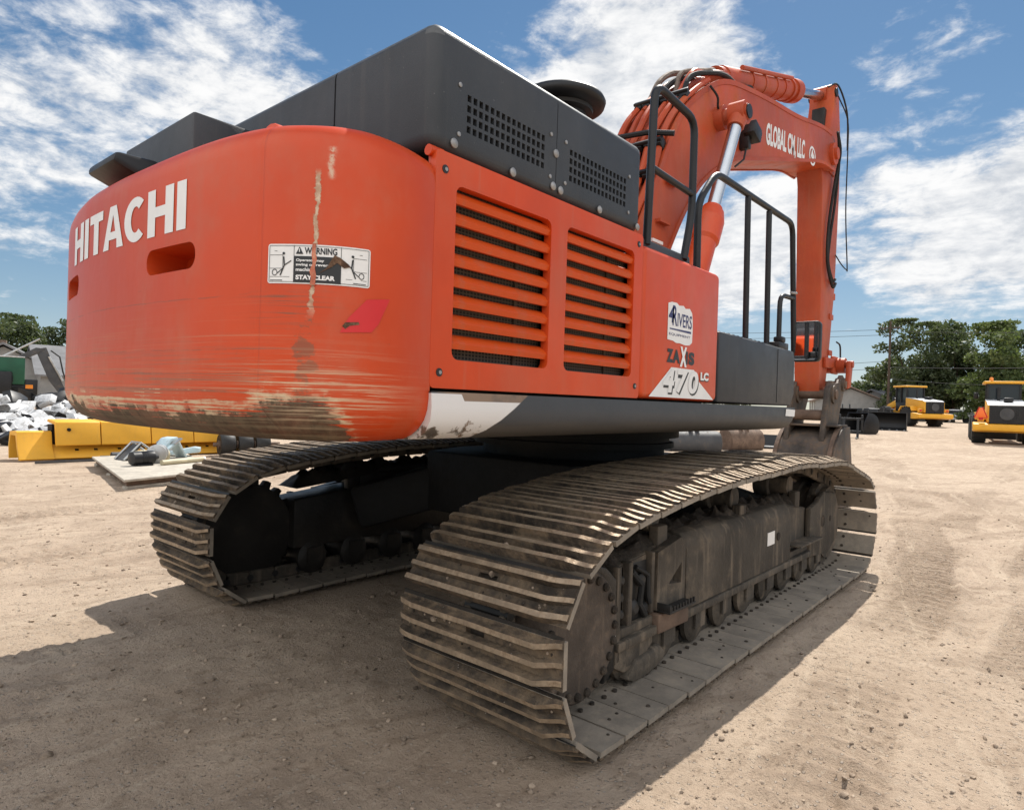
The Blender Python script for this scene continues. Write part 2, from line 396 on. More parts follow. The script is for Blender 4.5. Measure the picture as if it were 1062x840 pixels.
# vertical gouge beside the corner and the dark scab below it
sw = b.m('ADD', S, b.m('MULTIPLY', b.m('SUBTRACT', b.noise(sz, 16, 7, .7), .5), .06))
gz = b.m('MULTIPLY', b.ss(Z, 1.80, 1.90), b.ss(Z, 2.335, 2.30))
wid = b.m('ADD', .003, b.m('MULTIPLY', b.m('POWER', b.noise(b.vmul(sz, (1, 1, 1)), 26, 5, .7), 2.0), .030))
gm = b.m('MULTIPLY', b.ss(b.m('ABSOLUTE', b.m('SUBTRACT', sw, b.m('ADD', .522, b.m('MULTIPLY', b.m('SUBTRACT', 2.1, Z), .03)))), wid, b.m('MULTIPLY', wid, .6)), gz)
base = b.mix(gm, base, b.mix(b.ss(n3, .4, .6), (.42, .27, .17), (.60, .46, .32)))
gm2 = b.m('MULTIPLY', g(sw, .468, .010), b.m('MULTIPLY', b.m('MULTIPLY', b.ss(Z, 2.29, 2.31), b.ss(Z, 2.415, 2.40)), b.ss(n3, .42, .5)))
base = b.mix(gm2, base, (.62, .42, .30))
scab = b.m('MULTIPLY', g(sw, .545, .040), b.m('MULTIPLY', b.ss(Z, 1.46, 1.56), b.ss(Z, 1.90, 1.74)))
scab = b.ss(b.m('ADD', b.m('MULTIPLY', scab, .60), b.m('ADD', b.m('MULTIPLY', b.m('SUBTRACT', bl, .5), 2.1), b.m('MULTIPLY', b.m('SUBTRACT', n3, .5), 1.3))), .40, .60)
base = b.mix(b.m('MULTIPLY', scab, .62), base, (.13, .078, .042))
sc3 = b.m('MULTIPLY', b.m('MULTIPLY', g(S, .62, .13), g(Z, 1.86, .06)), b.ss(st, .5, .6)); base = b.mix(b.m('MULTIPLY', sc3, .9), base, (.13, .08, .045))
sc4 = b.m('MULTIPLY', b.m('MULTIPLY', g(S, .48, .24), g(Z, 1.56, .10)), b.ss(st, .51, .58)); base = b.mix(sc4, base, (.62, .47, .30))
h = b.m('ADD', b.m('ADD', b.m('MULTIPLY', bare, -.25), b.m('MULTIPLY', b.noise(sz, 3.0, 3), .9)), b.m('ADD', b.m('MULTIPLY', n3, .05), b.m('MULTIPLY', b.m('MULTIPLY', st, low), .10)))
h = b.m('SUBTRACT', h, b.m('MULTIPLY', gm, .35))
h = b.m('SUBTRACT', h, b.m('MULTIPLY', g(S, b.m('ADD', .716, b.m('MULTIPLY', b.ss(Z, 1.55, 1.40), -.07)), .006), .5))   # weld seam at the rear corner
bp = b.n('ShaderNodeBump', {'Strength': .5, 'Distance': .012, 'Height': h})
fmx = b.noise(b.vmul(sz, (2, 1.2, 1)), 1.6, 7, .65); base = b.mix(b.m('MULTIPLY', b.ss(fmx, .45, .72), .28), base, (.42, .17, .10)); setin(b, bs, Base_Color=base)
rg = b.m('ADD', .36, b.m('MULTIPLY', b.m('MAXIMUM', bare, b.m('MULTIPLY', sc, .6)), .35)); rg = b.m('ADD', rg, b.m('MULTIPLY', n2, .12))
setin(b, bs, Base_Color=base, Roughness=rg, Normal=bp.outputs[0], Specular_IOR_Level=.35, Coat_Weight=b.m('MULTIPLY', b.m('SUBTRACT', 1.0, bare), .10), Coat_Roughness=.2)
MT['cw'] = m
cwme.materials.clear(); cwme.materials.append(m)
finish(cwme, 40)
CWO = link('counterweight', cwme, EX); CWO['label'] = 'scraped orange counterweight with bare metal along its lower edge'

# lettering on the rear: block capitals drawn as outlines
fl = Flat(); H0, H1 = 2.165, 2.352; hh = H1-H0
OFF = .0022
cm = lambda u, v, w: cw(-u, v, OFF)
def glyph(ch, x, w):
    t = .066; P = lambda *q: [(x + a*w if abs(a) <= 1 else x + a, H0 + bq*hh) for a, bq in q]; k = t/w
    if ch == 'I': return [P((0,0),(1,0),(1,1),(0,1))]
    if ch == 'H': return [P((0,0),(k,0),(k,.40),(1-k,.40),(1-k,0),(1,0),(1,1),(1-k,1),(1-k,.62),(k,.62),(k,1),(0,1))]
    if ch == 'T': return [P((.5-k/2,0),(.5+k/2,0),(.5+k/2,.78),(1,.78),(1,1),(0,1),(0,.78),(.5-k/2,.78))]
    if ch == 'A': return [P((0,0),(k*1.02,0),(.31,.22),(.69,.22),(1-k*1.02,0),(1,0),(.66,1),(.34,1)), P((.38,.40),(.5,.80),(.62,.40))]
    if ch == 'C':
        o = [(.5+.5*math.cos(R(a)), .5+.5*math.sin(R(a))) for a in range(48, 313, 12)]
        i = [(.5+(.5-k)*math.cos(R(a)), .5+(.5-.21)*math.sin(R(a))) for a in range(312, 47, -12)]
        return [P(*(o+i))]
xs = -2.425
for ch, w in (('H', .215), ('I', .066), ('T', .182), ('A', .225), ('C', .22), ('H', .215), ('I', .068)):
    fl.poly(glyph(ch, xs, w), 'white', cm, .035)
    xs += w + (.010 if ch in 'TA' else .004 if ch == 'C' else .0255)
link('lettering', fl.mesh('lettering'), CWO)
# warning decal round the corner
fl = Flat(); c1 = lambda u, v, w: cw(-u, v, .0025); c2 = lambda u, v, w: cw(-u, v, .004); c3 = lambda u, v, w: cw(-u, v, .0055)
X0, X1, Z0, Z1 = -.682, -.330, 1.933, 2.068; W = X1-X0; Hh = Z1-Z0
fl.poly([rrect(X0, X1, Z0, Z1, .008, 2)], 'white', c1, .025)
xa, xb = X0 + W*.265, X0 + W*.715
fl.poly([rrect(xa, xb, Z0+.004, Z0+Hh*.70, .001, 1)], 'blackdecal', c2, .025)
for l in (((xa, Z0+.004), (xa, Z1-.004)), ((xb, Z0+.004), (xb, Z1-.004)), ((X0+.006, Z1-.006), (X1-.006, Z1-.006)), ((X0+.006, Z0+.006), (xa, Z0+.006)), ((xb, Z0+.006), (X1-.006, Z0+.006)), ((X0+.006, Z0+.006), (X0+.006, Z1-.006)), ((X1-.006, Z0+.006), (X1-.006, Z1-.006))): fl.line(*l, .0016, 'blackdecal', c2, .03)
fl.text('WARNING', 'blackdecal', c2, .03, xa+.036, Z0+Hh*.755, W*.31, Hh*.17, .0008, cuts=.02)
fl.poly([[(xa+.006, Z0+Hh*.75), (xa+.032, Z0+Hh*.75), (xa+.019, Z0+Hh*.94)]], 'blackdecal', c2)
fl.poly([[(xa+.0175, Z0+Hh*.80), (xa+.0205, Z0+Hh*.80), (xa+.0205, Z0+Hh*.885), (xa+.0175, Z0+Hh*.885)]], 'white', c3)
for i, (tx, wd) in enumerate((('Operator may', .095), ('swing or reverse', .122), ('machine', .062))):
    fl.text(tx, 'white', c3, .02, xa+.008, Z0+Hh*(.545-.115*i), wd, Hh*.085, .0006, cuts=.02)
fl.text('STAY CLEAR', 'white', c3, .02, xa+.008, Z0+Hh*.10, W*.375, Hh*.12, .001, cuts=.02)
def pic(x, flip):
    f = lambda px, pz: (x + (px if not flip else .086-px), Z0 + pz*Hh)
    ln = lambda p, q, w: fl.line(f(*p), f(*q), w, 'blackdecal', c2)
    ln((.004,.72), (.05,.72), .0014); ln((.05,.72), (.05,.38), .0014); ln((.004,.38), (.05,.38), .0014); ln((.02,.82), (.03,.82), .0014); ln((.004,.17), (.075,.17), .0014)
    ln((.053,.68), (.056,.46), .005); ln((.056,.46), (.042,.20), .0045); ln((.056,.46), (.080,.58), .0035); ln((.054,.40), (.032,.26), .003)
    fl.poly([[f(.022+.010*math.cos(R(a)), .28+.085*math.sin(R(a))) for a in range(0, 360, 30)], [f(.022+.0075*math.cos(R(a)), .28+.065*math.sin(R(a))) for a in range(0, 360, 30)]], 'blackdecal', c2)
    fl.poly([[f(.053+.005*math.cos(R(a)), .76+.035*math.sin(R(a))) for a in range(0, 360, 40)]], 'blackdecal', c2)
    ln((.006,.08), (.05,.08), .0025)
pic(X0+.004, False); pic(xb+.006, True)
# the torn strip through the decal and the scab on it
fl.poly([[(-.530,Z0-.004),(-.514,Z0-.004),(-.512,Z0+.05),(-.510,Z0+.08),(-.514,Z1+.004),(-.528,Z1+.004),(-.526,Z0+.09),(-.533,Z0+.05)]], 'torn', c3) if 'torn' in MT else None
MT['scabdirt'] = worn('brown_scab', (.11, .06, .035), .9, var=.4, dirt=(.3, .2, .13), dirt_amt=.4, scale=20, bump=.6, bscale=120)
MT['torn'] = worn('torn_paint_edge', (.45, .13, .075), .7, var=.3, dirt=(.6, .45, .3), dirt_amt=.4, scale=18, bump=.4)
c4 = lambda u, v, w: cw(-u, v, .0065)
fl.poly([[(-.532,Z0-.004),(-.514,Z0-.004),(-.511,Z0+.03),(-.516,Z0+.055),(-.510,Z0+.085),(-.515,Z0+.11),(-.513,Z1+.004),(-.526,Z1+.004),(-.528,Z0+.10),(-.524,Z0+.07),(-.534,Z0+.045),(-.528,Z0+.02)]], 'torn', c4)
fl.poly([[(-.505,Z0+.035),(-.478,Z0+.056),(-.462,Z0+.085),(-.452,Z0+.102),(-.432,Z0+.094),(-.405,Z0+.074),(-.398,Z0+.066),(-.42,Z0+.060),(-.443,Z0+.076),(-.462,Z0+.060),(-.488,Z0+.045)]], 'scabdirt', c4, .02)
link('warning_decal', fl.mesh('warning_decal'), CWO)
fl = Flat()
fl.poly([[(-.247,1.905),(-.338,1.893),(-.40,1.825),(-.428,1.772),(-.318,1.780),(-.292,1.81)]], 'reddecal', c1, .03)
fl.poly([[(-.42,1.795),(-.41,1.808),(-.365,1.812),(-.362,1.803),(-.395,1.797),(-.41,1.785)]], 'scabdirt', c2)
link('reflector', fl.mesh('reflector'), CWO)
# things on top of the counterweight
mb = M1('orange').prism([(-.085, 2.45)] + arc(0, 2.50, .085, 180, 0, 10)[0:11] + [(.085, 2.45)], -3.44, -3.37, 'x', .008)
for v in mb.bm.verts: v.co.y -= 1.06
part('lifting_eye', mb, CWO)
mb = M1('charcoal').bx(-3.33, -2.99, -.13, .75, 2.50, 2.92, .015); part('service_cover', mb, EX)
mb = M1('black').prism([(-3.62,2.635),(-3.60,2.685),(-3.42,2.69),(-3.26,2.60),(-3.26,2.52),(-3.45,2.57)], .06, .42, 'y', .02); mb.use('glass').bx(-3.60, -3.58, .18, .32, 2.64, 2.67)
part('rear_camera', mb, EX)

# ---------------- upper deck, underside, side sheets
mb = M1('under').bx(-2.95, 1.25, -1.36, 1.40, 1.41, 1.56).bx(-2.9, -1.3, -1.0, 1.0, 1.385, 1.42)
mb.bx(-2.90, -1.36, -1.42, 1.42, 1.56, 2.5).bx(-1.36, -.3, -1.40, -.55, 1.56, 2.44)
part('upper_frame', mb, EX)
# skirt: vertical face curling under
sk = [(-1.515,1.583),(-1.52,1.52),(-1.515,1.47),(-1.49,1.425),(-1.44,1.395),(-1.36,1.385),(-1.30,1.395),(-1.30,1.583)]
mb = MB(); mb.use('skirt')
m, b, bs, vec, ob = newmat('charcoal_skirt_paint'); X, Y, Zz = b.sep(ob)
n1 = b.noise(ob, 3, 6); n2 = b.noise(ob, 14, 8, .65); n4 = b.noise(b.vmul(ob, (2, 30, 30)), 1, 6, .6)
c = b.mix(n1, (.036,.040,.046), (.050,.054,.060))
dst = b.m('MULTIPLY', b.ss(b.m('ADD', Zz, b.m('MULTIPLY', b.m('SUBTRACT', n4, .5), .05)), 1.475, 1.44), .55); c = b.mix(dst, c, (.105,.088,.068))
wm = b.ss(b.m('ADD', X, b.m('MULTIPLY', b.m('SUBTRACT', 1.545, Zz), 1.6)), -2.445, -2.452)
wz = b.m('MULTIPLY', wm, b.ss(b.m('ADD', Zz, b.m('MULTIPLY', b.ss(X, -2.82, -2.80), .028)), 1.578, 1.575))
chip = b.ss(b.m('ADD', b.m('MULTIPLY', n2, .7), b.m('MULTIPLY', b.ss(Zz, 1.50, 1.42), .16)), .50, .56)
wz = b.m('MULTIPLY', wz, b.m('SUBTRACT', 1.0, b.m('MULTIPLY', chip, b.ss(Zz, 1.54, 1.48))))
c = b.mix(wz, c, (.72,.70,.68)); rz = b.m('MULTIPLY', b.m('MULTIPLY', b.m('SUBTRACT', wm, wz), b.ss(n1, .4, .6)), .8); c = b.mix(rz, c, (.30,.20,.13))
bp = b.n('ShaderNodeBump', {'Strength': .2, 'Distance': .01, 'Height': b.m('ADD', b.m('MULTIPLY', n2, .5), b.m('MULTIPLY', wz, .5))})
setin(b, bs, Base_Color=c, Roughness=b.m('ADD', .38, b.m('MULTIPLY', n2, .25)), Normal=bp.outputs[0]); MT['skirt'] = m
mb.prism(sk, -2.985, 1.30, 'x', 0)
for v in mb.bm.verts:                                 # the front end is cut back under the nose
    if v.co.x > 1: v.co.x += (v.co.z - 1.45) * .55
me = mb.mesh('side_skirt', 50); SK = link('side_skirt', me, EX)
fl = Flat(); sp = lambda u, v, w: (u, -1.5225, v); fl.poly([[(1.10,1.508),(1.335,1.503),(1.35,1.563),(1.11,1.568)]], 'white', lambda u, v, w: (u, -1.524, v)); link('number_plate', fl.mesh('number_plate'), SK)

# louvred engine door
LO = [(-2.87, -2.235, 1.715, 2.42), (-2.105, -1.46, 1.715, 2.425)]
me = flat_shape([rrect(-2.985, -1.368, 1.597, 2.535, .02, 2)] + [rrect(a, q, c0, d, .035, 4) for a, q, c0, d in LO], .022)
fl = Flat(); fl.add(me, 'orange', lambda u, v, w: (u, -1.480 - w, v))
fl.bm.normal_update()
DOOR = link('louvred_door', fl.mesh('louvred_door'), EX)
for a, q, c0, d in LO:
    mb = MB(); n = 8; step = (d-c0)/8.35
    for i in range(n):
        zc = c0 + .035 + step*(i+.12)
        mb.use('orange_slat').prism([(-1.488, zc), (-1.497, zc+.022), (-1.480, zc+.045), (-1.452, zc+.062), (-1.448, zc+.056), (-1.470, zc+.036), (-1.474, zc+.016), (-1.466, zc+.002)], a-.005, q+.005, 'x', 0)
    part('louvre', mb, DOOR, angle=50)
    mb = M1('screen').bx(a-.02, q+.02, -1.425, -1.41, c0-.02, d+.02) if 'screen' in MT else None
    if mb is None:
        m, b, bs, vec, ob = newmat('radiator_screen'); X, Y, Zz = b.sep(ob)
        wv = b.m('SINE', b.m('MULTIPLY', Zz, 420.0)); w2 = b.m('SINE', b.m('MULTIPLY', X, 300.0)); nn = b.noise(ob, 5, 5)
        setin(b, bs, Base_Color=b.mix(b.ss(b.m('MAXIMUM', wv, w2), .2, .9), (.02,.018,.016), b.mix(nn, (.085,.07,.055), (.16,.135,.105))), Roughness=.8); MT['screen'] = m
        mb = M1('screen').bx(a-.02, q+.02, -1.425, -1.41, c0-.02, d+.02)
    mb.use('frame').bx((a+q)/2+.14, (a+q)/2+.155, -1.435, -1.426, c0, d)
    part('radiator_screen', mb, DOOR)
for x, z in ((-2.935, 2.465), (-1.415, 2.475), (-2.935, 1.66), (-1.415, 1.665)): part('latch', M1('blackdecal').cyl((x, -1.500, z), (x, -1.5045, z), .017, n=14).use('bolt').cyl((x+.003, -1.504, z), (x+.003, -1.507, z), .008, n=10), DOOR)
mb = M1('orange').cyl((-3.0, -1.47, 2.53), (-2.93, -1.47, 2.53), .022, n=12); part('hinge', mb, DOOR)
# plain tank panel in front of it
mb = M1('orange'); mb.prism(rrect(-1.358, -.282, 1.597, 2.49, .045, 5), -1.503, -.62, 'y', .035, 3, 50)
TANK = part('tank_panel', mb, EX)
sp = lambda o: (lambda u, v, w: (u, -1.5055-o, v))
fl = Flat()                                             # dealer sticker
fl.poly([[(-1.045,1.968),(-.97,1.965),(-.93,1.955),(-.88,1.957),(-.80,1.950),(-.74,1.955),(-.705,1.975),(-.70,2.05),(-.705,2.12),(-.715,2.165),(-.75,2.19),(-.81,2.183),(-.84,2.198),(-.90,2.192),(-.93,2.205),(-1.0,2.203),(-1.045,2.192)]], 'white', sp(0))
fl.text('4', 'navy', sp(.0015), .1, -1.035, 2.075, .075, .10, .004); fl.text('R', 'navy', sp(.0015), .1, -.985, 2.06, .062, .125, .002)
fl.text('IVERS', 'navy', sp(.0015), .1, -.918, 2.06, .20, .085, .001)
fl.poly([[(-1.02,2.034),(-.725,2.030),(-.725,2.044),(-1.02,2.041)]], 'navy', sp(.0015)); fl.text('EQUIPMENT', 'navy', sp(.0015), .02, -1.025, 1.995, .29, .018)
link('dealer_sticker', fl.mesh('dealer_sticker'), TANK)
fl = Flat()                                             # model plate
for ch, x, w, mt in (('Z', -1.045, .085, 'blackdecal'), ('A', -.965, .10, 'blackdecal'), ('X', -.870, .095, 'white'), ('I', -.785, .028, 'blackdecal'), ('S', -.745, .085, 'blackdecal')):
    e = .018 if ch == 'X' else 0
    fl.text(ch, mt, sp(.002 if ch == 'X' else 0), .1, x, 1.828-e, w, .085+e*2.4, .006 if ch != 'I' else .003)
fl.poly([[(-1.255,1.611),(-.345,1.611),(-.60,1.735),(-.66,1.80),(-.98,1.80)]], 'white', sp(0))
for dx, dz, mt, o, bd in ((.012, -.012, 'blackdecal', .0015, .012), (0, 0, 'white', .003, .006)):
    for ch, x in (('4', -1.10), ('7', -.925), ('0', -.76)):
        fl.text(ch, mt, sp(o), .16, x+dx, 1.642+dz, .145, .150, bd, .22)
for dx, dz, mt, o in ((.006, -.007, 'blackdecal', .0015), (0, 0, 'white', .003)): fl.text('LC', mt, sp(o), .05, -.565+dx, 1.737+dz, .125, .055, .003)
link('model_lettering', fl.mesh('model_lettering'), TANK)
# toolbox step ahead of the tank, deck strip behind it
mb = M1('charcoal').prism([(-.262,1.597),(1.30,1.597),(1.385,1.70),(1.375,2.02),(1.34,2.085),(-.262,2.10)], -1.50, -.80, 'y', .018)
mb.use('black').bx(.93, .936, -1.5035, -1.5, 1.62, 2.07); BOXO = part('toolbox', mb, EX)
mb = M1('black').bx(-.1, 1.2, -1.42, -.86, 2.10, 2.118, .004); 
for i in range(14): mb.bx(-.05+i*.09, -.02+i*.09, -1.40, -.88, 2.118, 2.126)
mb.bx(1.08, 1.32, -1.46, -1.36, 2.09, 2.15, .01).bx(1.15, 1.24, -1.46, -1.38, 2.15, 2.20, .01); part('step_plate', mb, BOXO)
mb = M1('charcoal').bx(-1.40, -.46, -1.36, -.62, 2.47, 2.60, .02); part('deck_strip', mb, EX)
mb = M1('orange').bx(-2.95, -.2, 1.40, 1.50, 1.60, 2.5, .03); part('left_panel', mb, EX)
mb = M1('charcoal').bx(-2.95, 1.9, 1.38, 1.52, 1.39, 1.59, .03); part('left_skirt', mb, EX)

# ---------------- engine hood with perforated vents
HX0, HX1, HZ0, HZ1 = -3.005, -1.380, 2.545, 3.045
VN = [(-2.82, -2.29, 2.645, 2.815), (-2.10, -1.555, 2.645, 2.815)]
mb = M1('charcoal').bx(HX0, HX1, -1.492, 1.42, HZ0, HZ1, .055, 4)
hm = mb.mesh('engine_hood'); MT['edge_highlight'] = worn('rubbed_edge_highlight', (.10, .105, .11), .45, var=.25, dirt=(.05, .05, .05), dirt_amt=.4, scale=5, bump=.1); hm.materials.append(MT['edge_highlight'])
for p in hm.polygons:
    if max(abs(v) for v in p.normal) < .96 and p.normal.z > .1: p.material_index = 1  # painted highlight, with some rub, on the upward rounded edges
cut = M1('charcoal')
for a, q, c0, d in VN:
    nx, nz = 15, 4
    for i in range(nx):
        for j in range(nz):
            x = a + (q-a)*(i+.5)/nx; z = c0 + (d-c0)*(j+.5)/nz; w = (q-a)/nx*.64; h_ = (d-c0)/nz*.66
            cut.bx(x-w/2, x+w/2, -1.6, -1.455, z-h_/2, z+h_/2)
cut.bx(-3.1, -2.992, -.838, -.826, 2.4, 3.2)
cut.bx(-2.205, -2.200, -1.6, -1.488, 2.5, 3.1)
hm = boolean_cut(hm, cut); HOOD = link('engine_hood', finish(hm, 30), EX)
for x, z in ((-2.885,2.585),(-2.52,2.572),(-2.225,2.59),(-2.165,2.585),(-1.82,2.575),(-1.43,2.57),(-2.21,2.75)): part('bolt', M1('bolt').lathe([(.020,-1.493),(.020,-1.498),(.010,-1.505),(0.001,-1.505)], (x,0,z), 'y', 14), HOOD)
for x, z in ((-2.86,2.83),(-2.25,2.83),(-2.86,2.63),(-2.25,2.63),(-2.13,2.83),(-1.53,2.83),(-2.13,2.63),(-1.53,2.63)): part('bolt', M1('bolt').lathe([(.010,-1.493),(.010,-1.497),(.004,-1.499)], (x,0,z), 'y', 8), HOOD)
# mushroom-shaped intake cap on the hood
c_ = (-1.50, -.98, .035)
mb = M1('black').lathe([(.09,2.98),(.09,3.20),(.13,3.205),(.13,3.24),(.155,3.25),(.155,3.275),(.19,3.285),(.195,3.305),(.235,3.312),(.262,3.325),(.270,3.35),(.258,3.374),(.20,3.392),(.08,3.402),(.001,3.403)], c_, 'z', 40)
part('air_intake_cap', mb, EX, angle=60)

# ---------------- handrails, mirror
def rail(pts, r=.026, n=10): 
    P = [Vector(p) for p in pts]; out = [P[0]]
    for i in range(1, len(P)-1):                      # round the corners
        a, c, q = P[i-1], P[i], P[i+1]; d = min(.11, (a-c).length*.45, (q-c).length*.45)
        p0 = c + (a-c).normalized()*d; p1 = c + (q-c).normalized()*d
        for t in (0, .25, .5, .75, 1): out.append(p0*(1-t)**2 + c*2*t*(1-t) + p1*t*t)
    return out + [P[-1]], r, n
Y = -1.36
mb = M1('black')
mb.tube(*rail([(-1.08,Y,2.56),(-1.035,Y,3.58),(-.47,Y,3.545),(-.47,Y,2.9),(-.57,Y,2.56)])); mb.tube(*rail([(-1.055,Y,3.05),(-.49,Y,3.03)], .022))
part('rear_handrail', mb, EX)
mb = M1('black')
mb.tube(*rail([(-.36,Y,2.40),(-.375,Y,3.0),(-.10,Y,3.285),(1.62,Y,3.30),(1.78,Y,2.05)]))
for x0, x1 in ((.57,.53),(1.05,1.01)): mb.tube([(x0,Y,2.09),(x1,Y,3.27)], .024, 10)
mb.tube(*rail([(1.35,Y,2.10),(1.35,Y,2.60),(1.73,Y,2.615)], .022))
mb.use('bolt').cyl((1.55,Y-.03,2.645),(1.7,Y-.03,2.66),.012,n=8)
part('front_handrail', mb, EX)
mb = M1('black').prism(rrect(-1.60,-1.34,2.02,2.40,.04,4), 1.76, 1.82, 'x', .008); mb.tube([(1.79,-1.36,2.08),(1.79,-1.47,2.05)], .014, 8)
MIR = part('wing_mirror', mb, EX); mb = M1('mirror').prism(rrect(-1.585,-1.355,2.035,2.385,.03,4), 1.754, 1.757, 'x'); part('mirror_glass', mb, MIR)

# ---------------- cab on the far side
mb = M1('charcoal').prism([(-.05,1.6),(1.72,1.6),(1.85,1.9),(1.8,2.5),(1.55,3.22),(0,3.22),(-.05,3.1)], .50, 1.42, 'y', .04)
CAB = part('cab', mb, EX)
part('window', M1('glass').prism([(.75,2.25),(1.70,2.25),(1.68,2.5),(1.47,3.08),(.75,3.08)], 1.422, 1.428, 'y'), CAB)
part('window', M1('glass').prism([(.05,2.25),(.66,2.25),(.66,3.08),(.05,3.08)], 1.422, 1.428, 'y'), CAB)
part('roof', M1('orange').bx(-.02, 1.56, .53, 1.39, 3.215, 3.25, .01), CAB)

# ---------------- boom, arm, bucket
BOOM = [(.05,2.35),(.30,2.75),(.56,3.18),(.92,3.82),(1.13,4.21),(1.44,4.61),(1.96,5.01),(2.43,5.24),(3.12,5.40),(3.91,5.54),(4.8,5.68),(5.87,5.91),(6.45,5.98),(6.72,5.88),(6.80,5.64),(6.66,5.45),(5.93,5.37),(4.78,5.05),(2.95,4.52),(2.56,4.37),(2.25,4.21),(1.85,3.94),(1.55,3.64),(1.25,3.24),(.85,2.6),(.6,2.1),(.35,1.95),(.08,2.08)]
BP = smooth(BOOM, 3, True)
mb = M1('orange_arm').prism([tuple(p) for p in BP], -.345, .285, 'y', .012, 2, 60)
BM = part('boom', mb, EX, angle=30)
mb = M1('orange_arm')                                   # weld flanges standing proud of the box section
for e in (-.352, .262):
    top = [tuple(p) for p in smooth(BOOM[1:13], 4)]; inn = []
    for i, p in enumerate(top):
        q = top[min(i+1, len(top)-1)]; o = top[max(i-1, 0)]; t = Vector((q[0]-o[0], q[1]-o[1])).normalized(); inn.append((p[0]+t.y*.035, p[1]-t.x*.035)); 
    out = []
    for i, p in enumerate(top):
        q = top[min(i+1, len(top)-1)]; o = top[max(i-1, 0)]; t = Vector((q[0]-o[0], q[1]-o[1])).normalized(); out.append((p[0]-t.y*.02, p[1]+t.x*.02))
    mb.prism(out + inn[::-1], e, e+.03, 'y', 0)
    low = [tuple(p) for p in smooth(BOOM[15:26], 4)]; a_, b_ = [], []
    for i, p in enumerate(low):
        q = low[min(i+1, len(low)-1)]; o = low[max(i-1, 0)]; t = Vector((q[0]-o[0], q[1]-o[1])).normalized(); a_.append((p[0]-t.y*.016, p[1]+t.x*.016)); b_.append((p[0]+t.y*.03, p[1]-t.x*.03))
    mb.prism(a_ + b_[::-1], e, e+.03, 'y', 0)
part('weld_flange', mb, BM, angle=50)
mb = M1('orange_arm').cyl((2.17,-.69,4.72),(2.17,.72,4.72),.085,n=20).cyl((2.17,-.44,4.72),(2.17,-.34,4.72),.13,n=24).cyl((2.17,.28,4.72),(2.17,.38,4.72),.13,n=24); part('cylinder_pin', mb, BM)
mb = M1('orange_arm').cyl((6.5,-.40,5.66),(6.5,.34,5.66),.17,n=24).cyl((6.5,-.44,5.66),(6.5,.38,5.66),.09,n=18); part('arm_pin', mb, BM)
mb = M1('orange_arm').bx(1.62,1.95,-.40,-.34,3.1,3.13).bx(1.02,1.22,-.40,-.345,3.72,3.75).bx(.86,1.06,-.40,-.345,3.3,3.33)
mb.use('white').bx(.78,.98,-.37,-.347,3.10,3.13); part('hose_bracket', mb, BM)
fl = Flat(); sp = lambda u, v, w: (u, -.3485, v)
skew = math.tan(R(9.5))
def bt(tx, mt, x, z, w, h, bd): fl.text(tx, mt, lambda u, v, w_: (u, -.3485, v + (u-x)*skew), .3, x, z, w, h, bd)
bt('GLOBAL CM, LLC', 'white', 3.62, 4.86, 1.52, .33, .012)
link('owner_lettering', fl.mesh('owner_lettering'), BM); fl = Flat()
cx, cz = 5.50, 5.33
fl.poly([[(cx+.15*math.cos(R(a)), cz+.14*math.sin(R(a))) for a in range(0, 360, 15)], [(cx+.115*math.cos(R(a)), cz+.105*math.sin(R(a))) for a in range(0, 360, 15)], [(cx-.03,cz-.09),(cx+.03,cz-.05),(cx+.01,cz+.10),(cx-.05,cz+.06)]], 'white', sp)
fl.poly([[(cx-.08,cz-.02),(cx+.05,cz-.085),(cx+.085,cz+.01),(cx-.03,cz+.09)]], 'white', lambda u, v, w: (u, -.350, v))
link('emblem', fl.mesh('emblem'), BM)
mb = M1('black').box((2.86,-.47,4.78),(.22,.14,.17),.02, Matrix.Rotation(R(20),3,'Y')).bx(2.78,2.86,-.46,-.34,4.58,4.80,.01).tube([(2.82,-.42,4.62),(2.70,-.44,4.42),(2.6,-.38,4.32)],.012,6)
mb.use('glass').box((2.975,-.47,4.74),(.012,.12,.13),0, Matrix.Rotation(R(20),3,'Y')); part('work_lamp', mb, BM)
# lift cylinders either side of the boom
for y in (-.585, .64):
    top, foot = Vector((2.17,y,4.72)), Vector((.72,y,1.85)); d = (foot-top).normalized(); jn = top + d*1.30
    mb = M1('orange').cyl(jn, jn+d*.05, .10, n=20).cyl(jn+d*.05, jn+d*.16, .125, .15, 24).cyl(jn+d*.16, jn+d*.40, .15, n=24).cyl(jn+d*.40, jn+d*.44, .15, .128, 24).cyl(jn+d*.44, foot, .128, n=24)
    mb.tube([jn+d*.3+Vector((.14,0,.0)), jn+d*.6+Vector((.16,0,0)), jn+d*1.6+Vector((.14,0,0))], .022, 8)
    CY = part('boom_cylinder', mb, EX, angle=50)
    part('piston_rod', M1('chrome').cyl(top+d*.12, jn+d*.02, .068, n=24), CY)
    part('rod_eye', M1('orange_arm').cyl((2.17,y-.085,4.72),(2.17,y+.085,4.72),.125,n=24).cyl(top+d*.08, top+d*.20, .10, .085, 20).use('black').cyl((2.17,y-.12,4.72),(2.17,y+.12,4.72),.075,n=16), CY)
